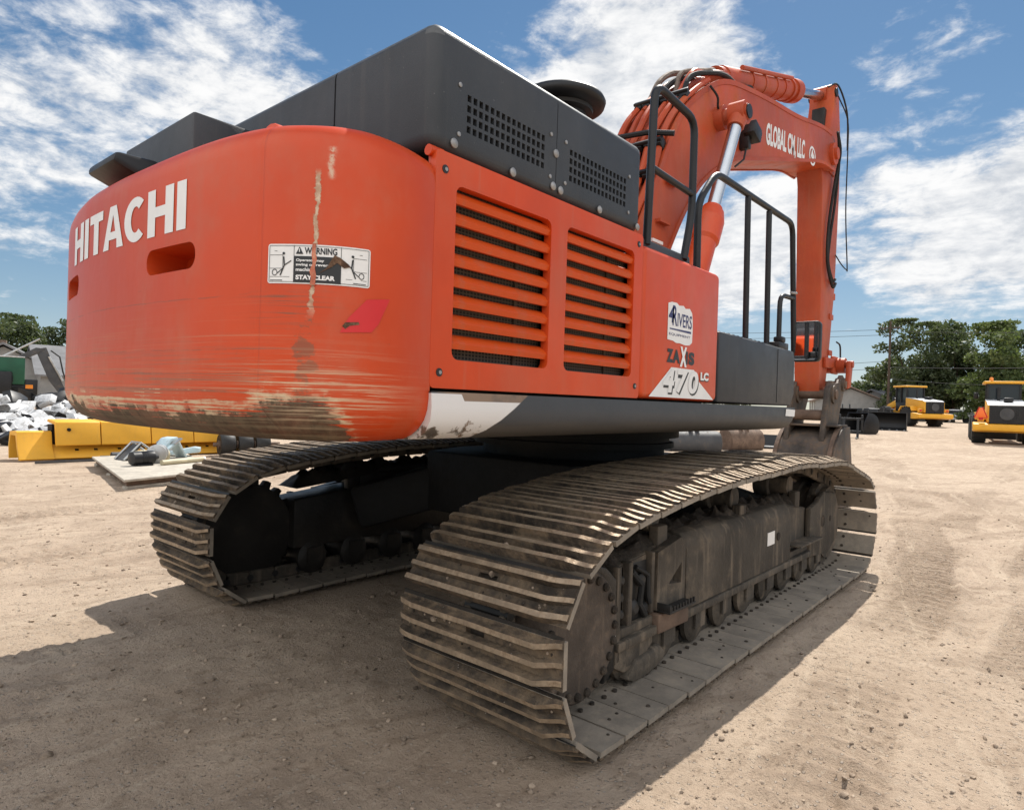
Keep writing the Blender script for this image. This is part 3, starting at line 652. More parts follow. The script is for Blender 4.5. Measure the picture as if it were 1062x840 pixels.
# arm cylinder on top
a_, e_ = Vector((2.75,-.03,5.50)), Vector((6.95,-.03,6.84)); d = (e_-a_).normalized(); j = a_ + d*3.0
mb = M1('orange_arm').cyl(a_, a_+d*.2, .13, n=20).cyl(a_+d*.15, j, .145, n=26).cyl(j-d*.5, j-d*.44, .165, n=26).cyl(j-d*.3, j-d*.06, .172, n=26).cyl(j-d*.06, j, .165, .11, 26)
for q in (.9, 1.35, 1.8, 2.15): mb.cyl(a_+d*q, a_+d*(q+.06), .156, n=24)
mb.tube([a_+d*.5+Vector((0,-.14,.12)), a_+d*2.4+Vector((0,-.14,.12))], .03, 8).tube([a_+d*.5+Vector((0,.12,.14)), a_+d*2.5+Vector((0,.12,.14))], .03, 8)
CY = part('arm_cylinder', mb, EX, angle=50); part('piston_rod', M1('chrome').cyl(j-d*.05, e_, .075, n=20), CY)
part('rod_eye', M1('orange_arm').cyl(e_+Vector((0,-.1,0)), e_+Vector((0,.1,0)), .14, n=20).use('black').cyl(e_+Vector((0,-.24,0)), e_+Vector((0,.2,0)), .07, n=14), CY)
# steel hose tubes up the back of the boom, rubber hoses over the crown
back = smooth([(.30,2.75),(.56,3.18),(.92,3.82),(1.13,4.21),(1.44,4.61),(1.96,5.01),(2.43,5.24),(3.12,5.40),(3.7,5.5)], 5)
def backpath(off, i0=0, i1=None):
    o = []
    for i in range(i0, len(back) if i1 is None else i1):
        q = back[min(i+1, len(back)-1)]; p = back[max(i-1, 0)]; t = Vector((q[0]-p[0], q[1]-p[1])).normalized(); o.append((back[i][0]-t.y*off, back[i][1]+t.x*off))
    return o
for k, (y, off) in enumerate(((-.29,.05),(-.19,.07),(-.08,.05),(.03,.08),(.13,.05),(.23,.07))):
    pts = [(x, y + .018*math.sin(i*.5+k), z) for i, (x, z) in enumerate(backpath(off, 0, 27 + k % 3))]
    part('steel_pipe', M1('orange_arm').tube(pts, .034, 8), BM)
for i in (9, 13, 21):
    mb = M1('black')
    x, z = backpath(.06)[i]; x2, z2 = backpath(.12)[i]
    for y in (-.29,-.19,-.08,.03,.13,.23): mb.box((x, y, z), (.10,.088,.10), .012, Matrix.Rotation(R(-55),3,'Y'))
    mb.box((x2, -.03, z2), (.05,.62,.03), .006, Matrix.Rotation(R(-40),3,'Y')); part('pipe_clamp', mb, BM)
mb = M1('black').tube([(1.0,-.44,4.16),(.92,-.2,4.2),(.86,.1,4.2),(.8,.36,4.22)], .028, 8); part('pipe_bracket', mb, BM)
for k in range(6):
    y = -.27 + k*.1; r_ = random.Random(k); i0 = 22 + k % 3
    P = [(x, y, z) for x, z in backpath(.07, i0-3, i0)]; x0, _, z0 = P[-1]
    P += [(x0+.22, y+r_.uniform(-.05,.05), z0+.24+r_.uniform(0,.07)), (x0+.62, y+r_.uniform(-.08,.08), z0+.50+r_.uniform(-.05,.06)), (x0+1.1, y*.9+r_.uniform(-.06,.06), z0+.66+r_.uniform(-.05,.04)), (x0+1.6, y*.8+r_.uniform(-.05,.05), z0+.76+r_.uniform(-.05,.02)), (x0+2.0+.15*k, y*.7, z0+.86), (x0+2.1+.15*k, y*.5, z0+.72)]
    part('rubber_hose', M1(('rubber','orange_arm','hose_tan')[k % 3]).tube(smooth(P, 5), .028 + .006*(k % 2), 8), BM)
mb = M1('rubber').tube(smooth([(1.9,-.37,4.98),(1.98,-.42,4.88),(2.02,-.41,4.8),(2.06,-.40,4.78)], 5), .012, 6); part('grease_line', mb, BM)
# arm (stick)
ARM = [(6.72,6.15),(6.86,6.66),(6.88,6.96),(7.02,7.03),(7.16,6.86),(7.34,6.1),(7.36,5.3),(7.28,3.64),(7.05,2.45),(6.88,1.80),(6.62,1.80),(6.55,2.2),(6.50,3.5),(6.40,5.2),(6.27,5.6),(6.40,5.95)]
mb = M1('orange_arm').prism(ARM, -.245, .145, 'y', .018, 2, 8)
AR = part('arm', mb, EX, angle=30)
part('shaded_rear_plate', M1('frame_dark').bx(6.70,6.95,-.15,.05,5.95,6.55,.02), AR)  # rear plate near-black: shadow under the rod put into the colour
mb = M1('rust').bx(6.53,6.58,-.20,.10,1.86,2.35).bx(6.50,6.56,-.235,-.10,2.0,2.26).bx(6.505,6.555,.0,.13,2.05,2.2); 
for z in (2.5, 3.1, 3.7): part('bracket', M1('orange_arm').bx(7.0, 7.2, -.262, -.243, z, z+.09, .006), AR)
part('stiffener', M1('orange_arm').bx(6.70,7.0,-.27,-.243,5.45,5.9,.02), AR)
part('link_boss', M1('orange_arm').cyl((7.42,-.05,2.35),(7.42,-.42,2.35),.13,n=20).bx(7.15,7.45,-.30,-.243,2.2,2.5,.02), AR)
mb = M1('orange_arm').cyl((7.50,-.05,5.3),(7.52,-.05,3.6),.12,n=20).cyl((7.52,-.05,3.6),(7.52,-.05,3.5),.14,n=20); CY = part('bucket_cylinder', mb, EX); part('piston_rod', M1('chrome').cyl((7.52,-.05,3.55),(7.44,-.05,2.35),.06,n=16), CY)
mb = M1('rubber')
mb.tube(smooth([(6.5,-.42,6.0),(6.75,-.40,5.75),(6.86,-.31,5.35),(6.62,-.30,4.6),(6.60,-.30,4.0),(6.85,-.32,3.62),(7.1,-.30,3.7)], 6), .024, 8)
mb.tube(smooth([(6.55,-.42,5.95),(6.85,-.36,5.6),(6.95,-.29,5.0),(6.78,-.28,4.4),(6.72,-.28,4.0),(6.92,-.3,3.72),(7.15,-.28,3.78)], 6), .022, 8)
part('rubber_hose', mb, AR)
mb = M1('rubber').tube(smooth([(6.9,-.3,6.75),(7.35,-.34,6.5),(7.46,-.33,6.0),(7.50,-.32,5.0),(7.66,-.33,4.1),(7.62,-.33,4.02),(7.4,-.3,4.08),(7.2,-.26,4.2)], 6), .010, 6)
mb.tube(smooth([(6.7,-.2,6.85),(6.95,-.28,6.95),(7.3,-.34,6.6),(7.4,-.34,6.0)], 5), .014, 6).tube(smooth([(7.36,-.28,2.75),(7.5,-.3,2.7),(7.55,-.3,2.5)], 5), .014, 6); part('grease_line', mb, AR)
# bucket with ears and link
BK = smooth([(6.95,1.33),(6.55,1.30),(6.22,1.10),(6.02,.80),(5.96,.47),(6.08,.18),(6.45,.03),(7.15,.05)], 5)
shell = [tuple(p) for p in BK]
inn = [(6.55+(x-6.55)*.90+.03, .66+(z-.66)*.90) for x, z in shell]
BKO = part('bucket', M1('bucket').prism(shell + inn[::-1], -.60, .25, 'y'), EX, angle=50)
for y in (-.635, .25): part('side_plate', M1('bucket').prism(shell + [(7.12,.75)], y, y+.035, 'y', .006), BKO)
for y in (-.60, .215):
    part('wear_strip', M1('rust').prism([(x-.0, z) for x, z in shell[4:26]] + [(6.55+(x-6.55)*1.045, .66+(z-.66)*1.045) for x, z in shell[4:26]][::-1], y, y+.06, 'y'), BKO)
for y in (-.44, .10):
    part('bucket_ear', M1('bucket').prism([(6.20,1.02),(6.28,1.45),(6.42,1.92),(6.60,2.06),(6.80,2.02),(7.0,2.04),(7.2,2.18),(7.34,2.12),(7.3,1.9),(7.1,1.6),(6.95,1.25),(6.5,1.15)], y, y+.075, 'y', .012), BKO)
    part('ear_boss', M1('bucket').cyl((6.66,y-.03,1.84),(6.66,y+.105,1.84),.15,n=22).cyl((7.2,y-.03,2.02),(7.2,y+.105,2.02),.11,n=18), BKO)
part('pin', M1('rust').cyl((6.66,-.50,1.84),(6.66,.24,1.84),.075,n=18), BKO); part('pin', M1('rust').cyl((7.2,-.50,2.02),(7.2,.24,2.02),.06,n=18), BKO)
part('cross_tube', M1('rust').cyl((6.42,-.40,1.50),(6.42,.14,1.50),.085,n=18), BKO)
part('top_plate', M1('bucket').bx(6.30,6.95,-.60,.24,1.325,1.36,.01), BKO)
part('bucket_link', M1('orange_arm').prism([(7.30,2.42),(7.50,2.42),(7.40,1.98),(7.22,1.95)], -.52, -.46, 'y', .01).prism([(7.30,2.42),(7.50,2.42),(7.40,1.98),(7.22,1.95)], .16, .22, 'y', .01).prism([(6.72,2.28),(6.72,2.45),(7.48,2.45),(7.48,2.30)], -.30, -.25, 'y', .01).prism([(6.72,2.28),(6.72,2.45),(7.48,2.45),(7.48,2.30)], .15, .20, 'y', .01).cyl((7.42,-.54,2.37),(7.42,.24,2.37),.06,n=14), EX)
for y in (-.55, -.36, -.17, .02, .19): part('tooth', M1('steel').prism([(7.05,.02),(7.42,.03),(7.42,.06),(7.05,.12)], y-.05, y+.05, 'y', .008), BKO)

# ---------------- undercarriage
PITCH = .2105
PROF = [(-2.24,.040),(-2.43,.085),(-2.565,.23),(-2.635,.47),(-2.61,.67),(-2.50,.835),(-2.21,.990),(-1.66,1.077),(-.93,1.135),(-.28,1.152),(.31,1.172),(.85,1.150),(1.45,1.133),(1.87,1.05),(2.40,.915),(2.60,.755),(2.68,.53),(2.625,.28),(2.46,.10),(2.20,.041),(1.2,.038),(0,.036),(-1.2,.038)]
TP = smooth(PROF, 14, True)
seg = np.hypot(*np.diff(np.vstack([TP, TP[0]]), axis=0).T); cum = np.r_[0, np.cumsum(seg)]; LEN = cum[-1]
NSH = int(round(LEN / PITCH)); PITCH = LEN / NSH
TPx = np.r_[TP[:, 0], TP[0, 0]]; TPz = np.r_[TP[:, 1], TP[0, 1]]
CHO = .072                                                           # chain pins lie this far inside the shoe faces
tn = np.roll(TP, -1, 0) - np.roll(TP, 1, 0); tn /= np.linalg.norm(tn, axis=1)[:, None]; NRM = np.c_[-tn[:, 1], tn[:, 0]]
IN = TP - NRM*CHO; IN = np.vstack([IN, IN[0]]); NR2 = np.vstack([NRM, NRM[0]])
cum = np.r_[0, np.cumsum(np.hypot(*np.diff(IN, axis=0).T))]; LEN = cum[-1]; NSH = int(round(LEN/.2105)); PITCH = LEN/NSH
def tpos(s): s %= LEN; return np.interp(s, cum, IN[:, 0]), np.interp(s, cum, IN[:, 1])
def shoe_mesh(seed):
    r = random.Random(seed); hl = .0968; hw = .480; mb = MB()
    # plate with a mud window; path direction +x, outward +z (0 = outer face), inner face separate colour
    t = .026; wx0, wx1, wy0, wy1 = -.030, .030, -.055, .055
    xs = [-hl, wx0, wx1, hl]; ys = [-hw, wy0, wy1, hw]
    mb.use('shoe')
    for i in range(3):
        for j in range(3):
            if i == 1 and j == 1: continue
            x0, x1, y0, y1 = xs[i], xs[i+1], ys[j], ys[j+1]
            mb.use('shoe').faces([(x0,y0,0),(x1,y0,0),(x1,y1,0),(x0,y1,0)], [(0,1,2,3)])
            mb.use('shoe_in').faces([(x0,y0,-t),(x1,y0,-t),(x1,y1,-t),(x0,y1,-t)], [(3,2,1,0)])
    mb.use('shoe_in').faces([(-hl,-hw,0),(hl,-hw,0),(hl,hw,0),(-hl,hw,0),(-hl,-hw,-t),(hl,-hw,-t),(hl,hw,-t),(-hl,hw,-t)], [(0,4,5,1),(1,5,6,2),(2,6,7,3),(3,7,4,0)])
    mb.use('greasy_shade').faces([(hl,-hw+.004,-.003),(hl+.0175,-hw+.004,-.002),(hl+.0175,hw-.004,-.002),(hl,hw-.004,-.002),(hl,-hw+.004,-.008),(hl+.0175,-hw+.004,-.008),(hl+.0175,hw-.004,-.008),(hl,hw-.004,-.008)], [(0,1,2,3),(7,6,5,4),(0,4,5,1),(2,6,7,3),(1,5,6,2)])
    mb.use('mud').faces([(wx0,wy0,-.03),(wx1,wy0,-.03),(wx1,wy1,-.03),(wx0,wy1,-.03)] , [(0,1,2,3)]); 
    mb.use('shoe').faces([(wx0,wy0,0),(wx1,wy0,0),(wx1,wy1,0),(wx0,wy1,0),(wx0,wy0,-.03),(wx1,wy0,-.03),(wx1,wy1,-.03),(wx0,wy1,-.03)], [(0,1,5,4),(1,2,6,5),(2,3,7,6),(3,0,4,7)])
    # three grousers, dropping at both ends
    for gx, gh, gw in ((-.083,.044,.019), (-.012,.037,.017), (.064,.042,.018)):
        st = [(-hw,.012),(-hw+.03,.016),(-hw+.075,.68*gh),(-hw+.12,gh),(-.2,gh),(0,gh*.97),(.2,gh),(hw-.10,gh),(hw-.06,.9*gh),(hw-.02,.7*gh),(hw,.5*gh)]
        bend = [.022,.018,.008,0,0,0,0,0,.002,.004,.005]
        V = []
        for (y, h), bd in zip(st, bend):
            w = gw*r.uniform(.92,1.08); x = gx + bd; hh_ = h*r.uniform(.93,1.05)
            V += [(x-w*1.15,y,-.002),(x-w*.62,y,hh_),(x+w*.62,y,hh_),(x+w*1.15,y,-.002)]
        for i in range(len(st)-1):
            a = i*4; b_ = a+4
            mb.use('rib').faces([V[a+1],V[a+2],V[b_+2],V[b_+1]], [(0,1,2,3)])
            mb.use('shoe').faces([V[a],V[a+1],V[b_+1],V[b_]], [(0,1,2,3)]); mb.faces([V[a+2],V[a+3],V[b_+3],V[b_+2]], [(0,1,2,3)])
        mb.use('shoe').faces(V[:4], [(0,1,2,3)]); mb.faces(V[-4:], [(3,2,1,0)])
    # bolts on the inner face and caked lumps
    for bx_ in (-.05,.05):
        for by in (-.20,.20): mb.use('mud').lathe([(.013,-t-.012),(.013,-t)], (bx_,by,0), 'z', 8)
    for q_ in range(16):
        x, y = r.choice((-.048,.026))+r.uniform(-.014,.014), r.uniform(-.44,.44); q = r.uniform(.004,.009) if q_ else .016; mb.use('mud' if q_ % 2 else 'gravel')
        mb.lathe([(q,-.002),(q*.8,q*.6),(.001,q*.9)], (x,y,0), 'z', 6)
    for _ in range(3):
        x, y = r.uniform(-.07,.07), r.uniform(-.44,-.12)*r.choice((-1,1)); q = r.uniform(.006,.016)
        mb.use('mud').lathe([(q,-t+.001),(q*.7,-t-q*.4),(.001,-t-q*.5)], (x,y,0), 'z', 7)
    bmesh.ops.remove_doubles(mb.bm, verts=mb.bm.verts[:], dist=.0005)
    return mb.mesh('track_shoe', 30, recalc=False)
SHOES = [shoe_mesh(i) for i in range(6)]
for me in SHOES:
    pass
def build_track(s):
    """s = -1 right (near) side, +1 left side; yc = centre line"""
    yc = -1.450 if s < 0 else 1.55
    mb = MB()
    for i in range(NSH):                                            # link chain inside the shoes
        x0, z0 = tpos(i*PITCH - PITCH/2); x1, z1 = tpos(i*PITCH + PITCH/2); t = Vector((x1-x0, 0, z1-z0)).normalized(); nrm = Vector((-t.z, 0, t.x))
        xm, zm = tpos(i*PITCH); c0 = Vector(((x0+x1)/2, yc, (z0+z1)/2)) - nrm*.012; rot = Matrix((t, (0,1,0), nrm)).transposed()
        for y in (-.105, .105): mb.use('frame').box(c0 + Vector((0,y,0)), (.205,.035,.10), .01, rot, 1)
        mb.use('frame_dark').cyl(c0 - t*.1 + Vector((0,-.13,0)), c0 - t*.1 + Vector((0,.13,0)), .026, n=8)
    CH = part('track_chain', mb, EX)
    rest = MB(); keep = []
    for i in range(NSH):
        x0, z0 = tpos(i*PITCH - PITCH/2); x1, z1 = tpos(i*PITCH + PITCH/2); t = Vector((x1-x0, 0, z1-z0)).normalized(); nrm = Vector((-t.z, 0, t.x))
        xm, zm = tpos(i*PITCH); rr_ = random.Random(i*3+s)
        m4 = (Matrix((t, (0,1,0), nrm)).transposed() @ Matrix.Rotation(R(-1.2),3,'Y')).to_4x4()
        c0 = Vector((xm, yc + rr_.uniform(-.004,.004), zm)) + nrm*(CHO - .007 - rr_.uniform(0,.004)); m4.translation = c0
        me = SHOES[(i*5 + (s > 0)*3) % 6]
        hidden = s > 0 and zm < .12 and xm > -2.0
        if hidden:
            tb = bmesh.new(); tb.from_mesh(me); tb.transform(m4); keep.append(tb); continue
        o = link('track_shoe', me, CH); o.matrix_local = m4
    if keep:
        bm = bmesh.new()
        for tb in keep:
            tm = bpy.data.meshes.new('t'); tb.to_mesh(tm); tb.free(); bm.from_mesh(tm); bpy.data.meshes.remove(tm)
        me = bpy.data.meshes.new('track_shoes'); bm.to_mesh(me); bm.free()
        for mt in SHOES[0].materials: me.materials.append(mt)
        o = link('track_shoes', finish(me, 30), CH); o['kind'] = 'stuff'
    fm = 'frame' if s < 0 else 'greasy_shade'  # far side near-black: grease, plus its shade put into the colour
    Yf = lambda a: yc + s*a                                          # offset outwards from centre line
    def B(mb, x0, x1, a0, a1, z0, z1, bev=.01): return mb.bx(x0, x1, min(Yf(a0),Yf(a1)), max(Yf(a0),Yf(a1)), z0, z1, bev)
    def PR(mb, poly, a0, a1, bev=.01): return mb.prism(poly, min(Yf(a0),Yf(a1)), max(Yf(a0),Yf(a1)), 'y', bev)
    # main box frame
    mb = M1(fm); PR(mb, [(-1.80,.30),(1.45,.30),(1.45,.70),(.9,.78),(-1.0,.78),(-1.80,.70)], -.17, .165, .02)
    B(mb, -1.80, 1.40, .165, .235, .285, .335, .008)
    PR(mb, [(-1.78,.335),(1.38,.335),(1.38,.385),(-1.78,.385)], .165, .205, .008)
    if s > 0: PR(mb, [(-1.15,.70),(1.45,.70),(1.45,.80),(1.1,.93),(-.85,.93),(-1.15,.86)], -.15, .15, .03)
    TF = part('track_frame', mb, EX)
    # long cover box, rounded at the top
    cov = []
    me_prof = [(Yf(.16),.34),(Yf(.228),.34),(Yf(.222),.70),(Yf(.205),.755),(Yf(.17),.79),(Yf(.10),.805),(Yf(.10),.34)]
    mb = M1(fm).prism(me_prof if s > 0 else me_prof[::-1], -1.03, .86, 'x', .008)
    mb.use('mud').lathe([(.032,.228*s+yc),(.032,.2325*s+yc)], (.56,0,.57), 'y', 16)
    mb.use('white').box((.40,Yf(.227),.575),(.15,.003,.10),0)
    part('side_cover', mb, TF)
    # rear block: plate with a triangular opening, serrated step, recess, bolted edge plate, bottom guards
    tri = [(-1.245,.535),(-1.085,.515),(-1.085,.635)]
    me = flat_shape([[(-1.38,.41),(-1.036,.375),(-1.036,.765),(-1.10,.785),(-1.38,.735)], tri[::-1]], .028)
    fl = Flat(); fl.add(me, fm, lambda u, v, w: (u, Yf(.19)+w, v)); o = link('step_bracket', fl.mesh('step_bracket'), TF)
    mb = M1('frame_dark'); B(mb, -1.375, -1.045, .195, .30, .402, .416, .004); B(mb, -1.375, -1.36, .195, .30, .416, .455, .004)
    for i in range(9): mb.box((-1.355+i*.036, Yf(.294), .428),(.012,.014,.030),.002)
    part('step', mb, TF)
    mb = M1('rust' if s < 0 else 'greasy_shade'); PR(mb, [(-1.40,.285),(-1.02,.275),(-1.02,.36),(-1.40,.398)], .165, .245, .012); part('lower_bracket', mb, TF)
    mb = M1('frame_dark'); B(mb, -1.62, -1.38, .05, .168, .36, .70, .01); part('recess_plate', mb, TF)
    mb = M1(fm); B(mb, -1.80, -1.755, .14, .215, .22, .72, .008); B(mb, -1.66, -1.615, .14, .20, .30, .72, .008); B(mb, -1.755, -1.66, .14, .165, .30, .70, .004); B(mb, -1.42, -1.385, .15, .205, .40, .74, .008)
    part('edge_plate', mb, TF)
    for i, z in enumerate((.36,.45,.54,.63)):
        part('bolt', M1('frame_dark').lathe([(.026,yc+s*.164),(.026,yc+s*.182),(.018,yc+s*.190),(.001,yc+s*.190)], (-1.707 + .006*(i % 2),0,z), 'y', 6), TF)
    for i, (x, z, r_) in enumerate(((-1.57,.46,.045),(-1.50,.60,.035),(-1.46,.44,.030))):
        part('hose_fitting', M1('frame_dark').lathe([(r_,yc+s*.16),(r_,yc+s*.185),(r_*.6,yc+s*.20),(.001,yc+s*.20)], (x,0,z), 'y', 12), TF)
    mb = M1('rubber').tube([(-1.60,Yf(.18),.66),(-1.52,Yf(.20),.58),(-1.54,Yf(.20),.48),(-1.46,Yf(.19),.40)], .018, 7).tube([(-1.56,Yf(.18),.68),(-1.45,Yf(.195),.62),(-1.44,Yf(.195),.5),(-1.40,Yf(.19),.44)], .014, 7); part('hydraulic_hose', mb, TF)
    mb = M1(fm); PR(mb, [(-1.80,.20),(-1.78,.33),(-1.42,.345),(-1.40,.24),(-1.52,.17),(-1.70,.15)], .165, .215, .012); part('rock_guard', mb, TF)
    mb = M1(fm); PR(mb, [(-1.70,.115),(-1.62,.20),(-1.34,.215),(-1.28,.16),(-1.30,.115),(-1.45,.085),(-1.62,.083)], .16, .235, .02); part('chain_guide', mb, TF)
    # guard plate wrapping the sprocket motor
    mb = M1('greasy_shade'); PR(mb, [(-2.22,.77),(-2.14,.82),(-1.90,.735),(-1.805,.66),(-1.805,.20),(-1.90,.15),(-1.855,.30),(-1.838,.46),(-1.87,.60),(-1.95,.71),(-2.06,.765)], .08, .215, .008)
    mb.use('white').box((-1.822, Yf(.2165), .42),(.030,.003,.10),0)
    mb.use('blackdecal'); 
    for q in ((-1.83,.385,-1.818,.445),(-1.832,.385,-1.812,.39),(-1.818,.445,-1.826,.44)): mb.tube([(q[0],Yf(.218),q[1]),(q[2],Yf(.218),q[3])],.002,5)
    part('sprocket_guard', mb, TF)
    # sprocket, final drive with its ring of bolts
    sx, sz = -2.15, .46; mb = M1('greasy_shade'); n = 23; gp = []
    for k in range(n):
        for da, rr in ((-.30,.385),(-.16,.435),(.16,.435),(.30,.385)):
            a = 2*PI*(k+da)/n; gp.append((sx + rr*math.cos(a), sz + rr*math.sin(a)))
    PR(mb, gp, -.04, .04, .004); SP = part('drive_sprocket', mb, EX)
    mb = M1('hub' if s < 0 else 'greasy_shade').lathe([(.37,yc-s*.10),(.37,yc+s*.06),(.345,yc+s*.08),(.345,yc+s*.15),(.325,yc+s*.20),(.308,yc+s*.24),(.296,yc+s*.25),(.001,yc+s*.25)], (sx,0,sz), 'y', 48)
    part('final_drive', mb, SP)
    mb = MB()
    for k in range(22):
        a = 2*PI*k/22; mb = M1('mud'); mb.lathe([(.021,yc+s*.25),(.021,yc+s*.262),(.012,yc+s*.270),(.001,yc+s*.270)], (sx+.270*math.cos(a),0,sz+.270*math.sin(a)), 'y', 10); part('bolt', mb, SP)
    # idler, its fork and the tensioner
    ix, iz = 2.14, .49
    mb = M1(fm).lathe([(.34,yc-.17),(.34,yc-.12),(.385,yc-.11),(.385,yc-.05),(.345,yc-.045),(.345,yc+.045),(.385,yc+.05),(.385,yc+.11),(.34,yc+.12),(.34,yc+.17),(.12,yc+.18)], (ix,0,iz), 'y', 40); part('idler_wheel', mb, EX)
    mb = M1(fm); PR(mb, [(1.40,.27),(1.95,.22),(2.28,.34),(2.30,.62),(2.18,.78),(1.78,.82),(1.62,.74),(1.40,.70)], .17, .222, .02)
    mb.use('mud').lathe([(.055,yc+s*.222),(.055,yc+s*.2245)], (1.77,0,.55), 'y', 14); mb.lathe([(.03,yc+s*.222),(.03,yc+s*.2245)], (2.0,0,.55), 'y', 12)
    mb.use(fm); B(mb, 1.30, 1.62, -.12, .16, .36, .62, .02); B(mb, .9,1.5,.15,.30,.435,.45,.004); part('idler_fork', mb, TF)
    # rollers
    for i in range(9):
        x = -1.62 + i*.415; mb = M1(fm).lathe([(.055,yc-.20),(.10,yc-.19),(.135,yc-.17),(.135,yc-.14),(.105,yc-.13),(.105,yc+.13),(.135,yc+.14),(.135,yc+.17),(.10,yc+.19),(.055,yc+.205)], (x,0,.215), 'y', 24)
        mb.bx(x-.07,x+.07,yc-.215,yc-.20,.18,.30).bx(x-.06,x+.06,yc+.20,yc+.222,.17,.30,.008); part('track_roller', mb, TF)
    for x in (-1.22, .0, 1.22):
        mb = M1(fm).lathe([(.05,yc-.10),(.085,yc-.09),(.085,yc+.06),(.115,yc+.07),(.115,yc+.19),(.10,yc+.20),(.085,yc+.205),(.08,yc+.195),(.001,yc+.195)], (x,0,.90), 'y', 24)
        mb.bx(x-.06,x+.06,yc-.16,yc-.10,.70,.86,.01); part('carrier_roller', mb, TF)
    # caked mud along the top of the frame
    g_ = []; nx, ny = 150, 12; r2 = np.random.default_rng(5 if s < 0 else 9); base_ = r2.random((nx//3+2, ny//2+2))
    for i in range(nx):
        for j in range(ny):
            u, v = i/3, j/2; a, c = int(u), int(v); fu, fv = u-a, v-c
            h = (base_[a,c]*(1-fu)+base_[a+1,c]*fu)*(1-fv) + (base_[a,c+1]*(1-fu)+base_[a+1,c+1]*fu)*fv + r2.random()*.16
            edge_ = min(j, ny-1-j, 3)/3 * min(1, i/4) * min(1, (nx-1-i)/4)
            x = -1.78 + 3.16*i/(nx-1); zt = (.70 if s < 0 else .80) + .08*min(1, max(0, (x+1.8)/.8)) * (1 if x < .9 else max(0, (1.45-x)/.55))
            g_.append((x, yc-.165 + .31*j/(ny-1), zt - .012 + edge_*((.02 if s < 0 else .07) + .075*h*h)))
    fs_ = [(i*ny+j, i*ny+j+1, (i+1)*ny+j+1, (i+1)*ny+j) for i in range(nx-1) for j in range(ny-1)]
    mb = M1('mud' if s < 0 else 'greasy_shade'); mb.faces(g_, fs_); o = part('packed_mud', mb, TF, angle=60); o['kind'] = 'stuff'
build_track(-1); build_track(1)
# centre frame with slewing ring
mb = M1('under').prism([(-.95,-.75),(-.3,-1.0),(.5,-1.0),(1.05,-.75),(1.05,.75),(.5,1.0),(-.3,1.0),(-.95,.75)], .62, 1.12, 'z', .03)
for sx_ in (-1, 1):
    for sy in (-1, 1):
        a, q = Vector((.5*sx_,.5*sy,.93)), Vector((1.15*sx_,1.36*sy,.60)); d = (q-a); l = d.length; d.normalize(); sd = d.cross(Vector((0,0,1))).normalized(); up = sd.cross(d)
        mb.box((a+q)/2, (l,.46,.36), .04, Matrix((d, sd, up)).transposed())
CF = part('centre_frame', mb, EX)
part('slewing_ring', M1('under').lathe([(.80,1.10),(.80,1.20),(.88,1.205),(.88,1.25),(.84,1.255),(.84,1.29),(.92,1.295),(.92,1.36),(.86,1.37),(.86,1.42)], (.12,0,0), 'z', 56), CF)

# ================================================================== SETTING
def vnoise(X, Y, seed):
    r = np.random.default_rng(seed); T = r.random((256, 256))
    xi = np.floor(X).astype(int); yi = np.floor(Y).astype(int); fx = X-xi; fy = Y-yi
    fx = fx*fx*(3-2*fx); fy = fy*fy*(3-2*fy); a = xi & 255; c = yi & 255; a1 = (a+1) & 255; c1 = (c+1) & 255
    return (T[a,c]*(1-fx)+T[a1,c]*fx)*(1-fy) + (T[a,c1]*(1-fx)+T[a1,c1]*fx)*fy
def sstep(x, a, b): t = np.clip((x-a)/(b-a), 0, 1); return t*t*(3-2*t)
def terrain(x, y): return .85*sstep(np.hypot(x, y), 20, 72)
def tz(x, y): return float(terrain(np.array(float(x)), np.array(float(y))))
TRACKS = [  # tyre tracks: start, end, width, bend, seed
    ((-9, 5.2), (14, 7.6), .55, .5, 1), ((-9, 4.0), (12, 4.6), .5, -.4, 2), ((-3.2,-2.7), (30,-2.3), .5, .5, 3), ((-2.2,-3.35), (30,-4.4), .5, .6, 4), ((1,-2.6), (34, 6), .6, -1, 5), ((3,-5.5), (26, 4), .6, .8, 6), ((6,-6), (40,-1), .6, -.6, 7), ((8, 8), (40, 3), .7, 1.5, 8), ((-1.5, 9.8), (20, 10.5), .6, .4, 9), ((10,-3), (16, 9), .6, .7, 10), ((18,-4), (24, 12), .7, -.8, 11)]
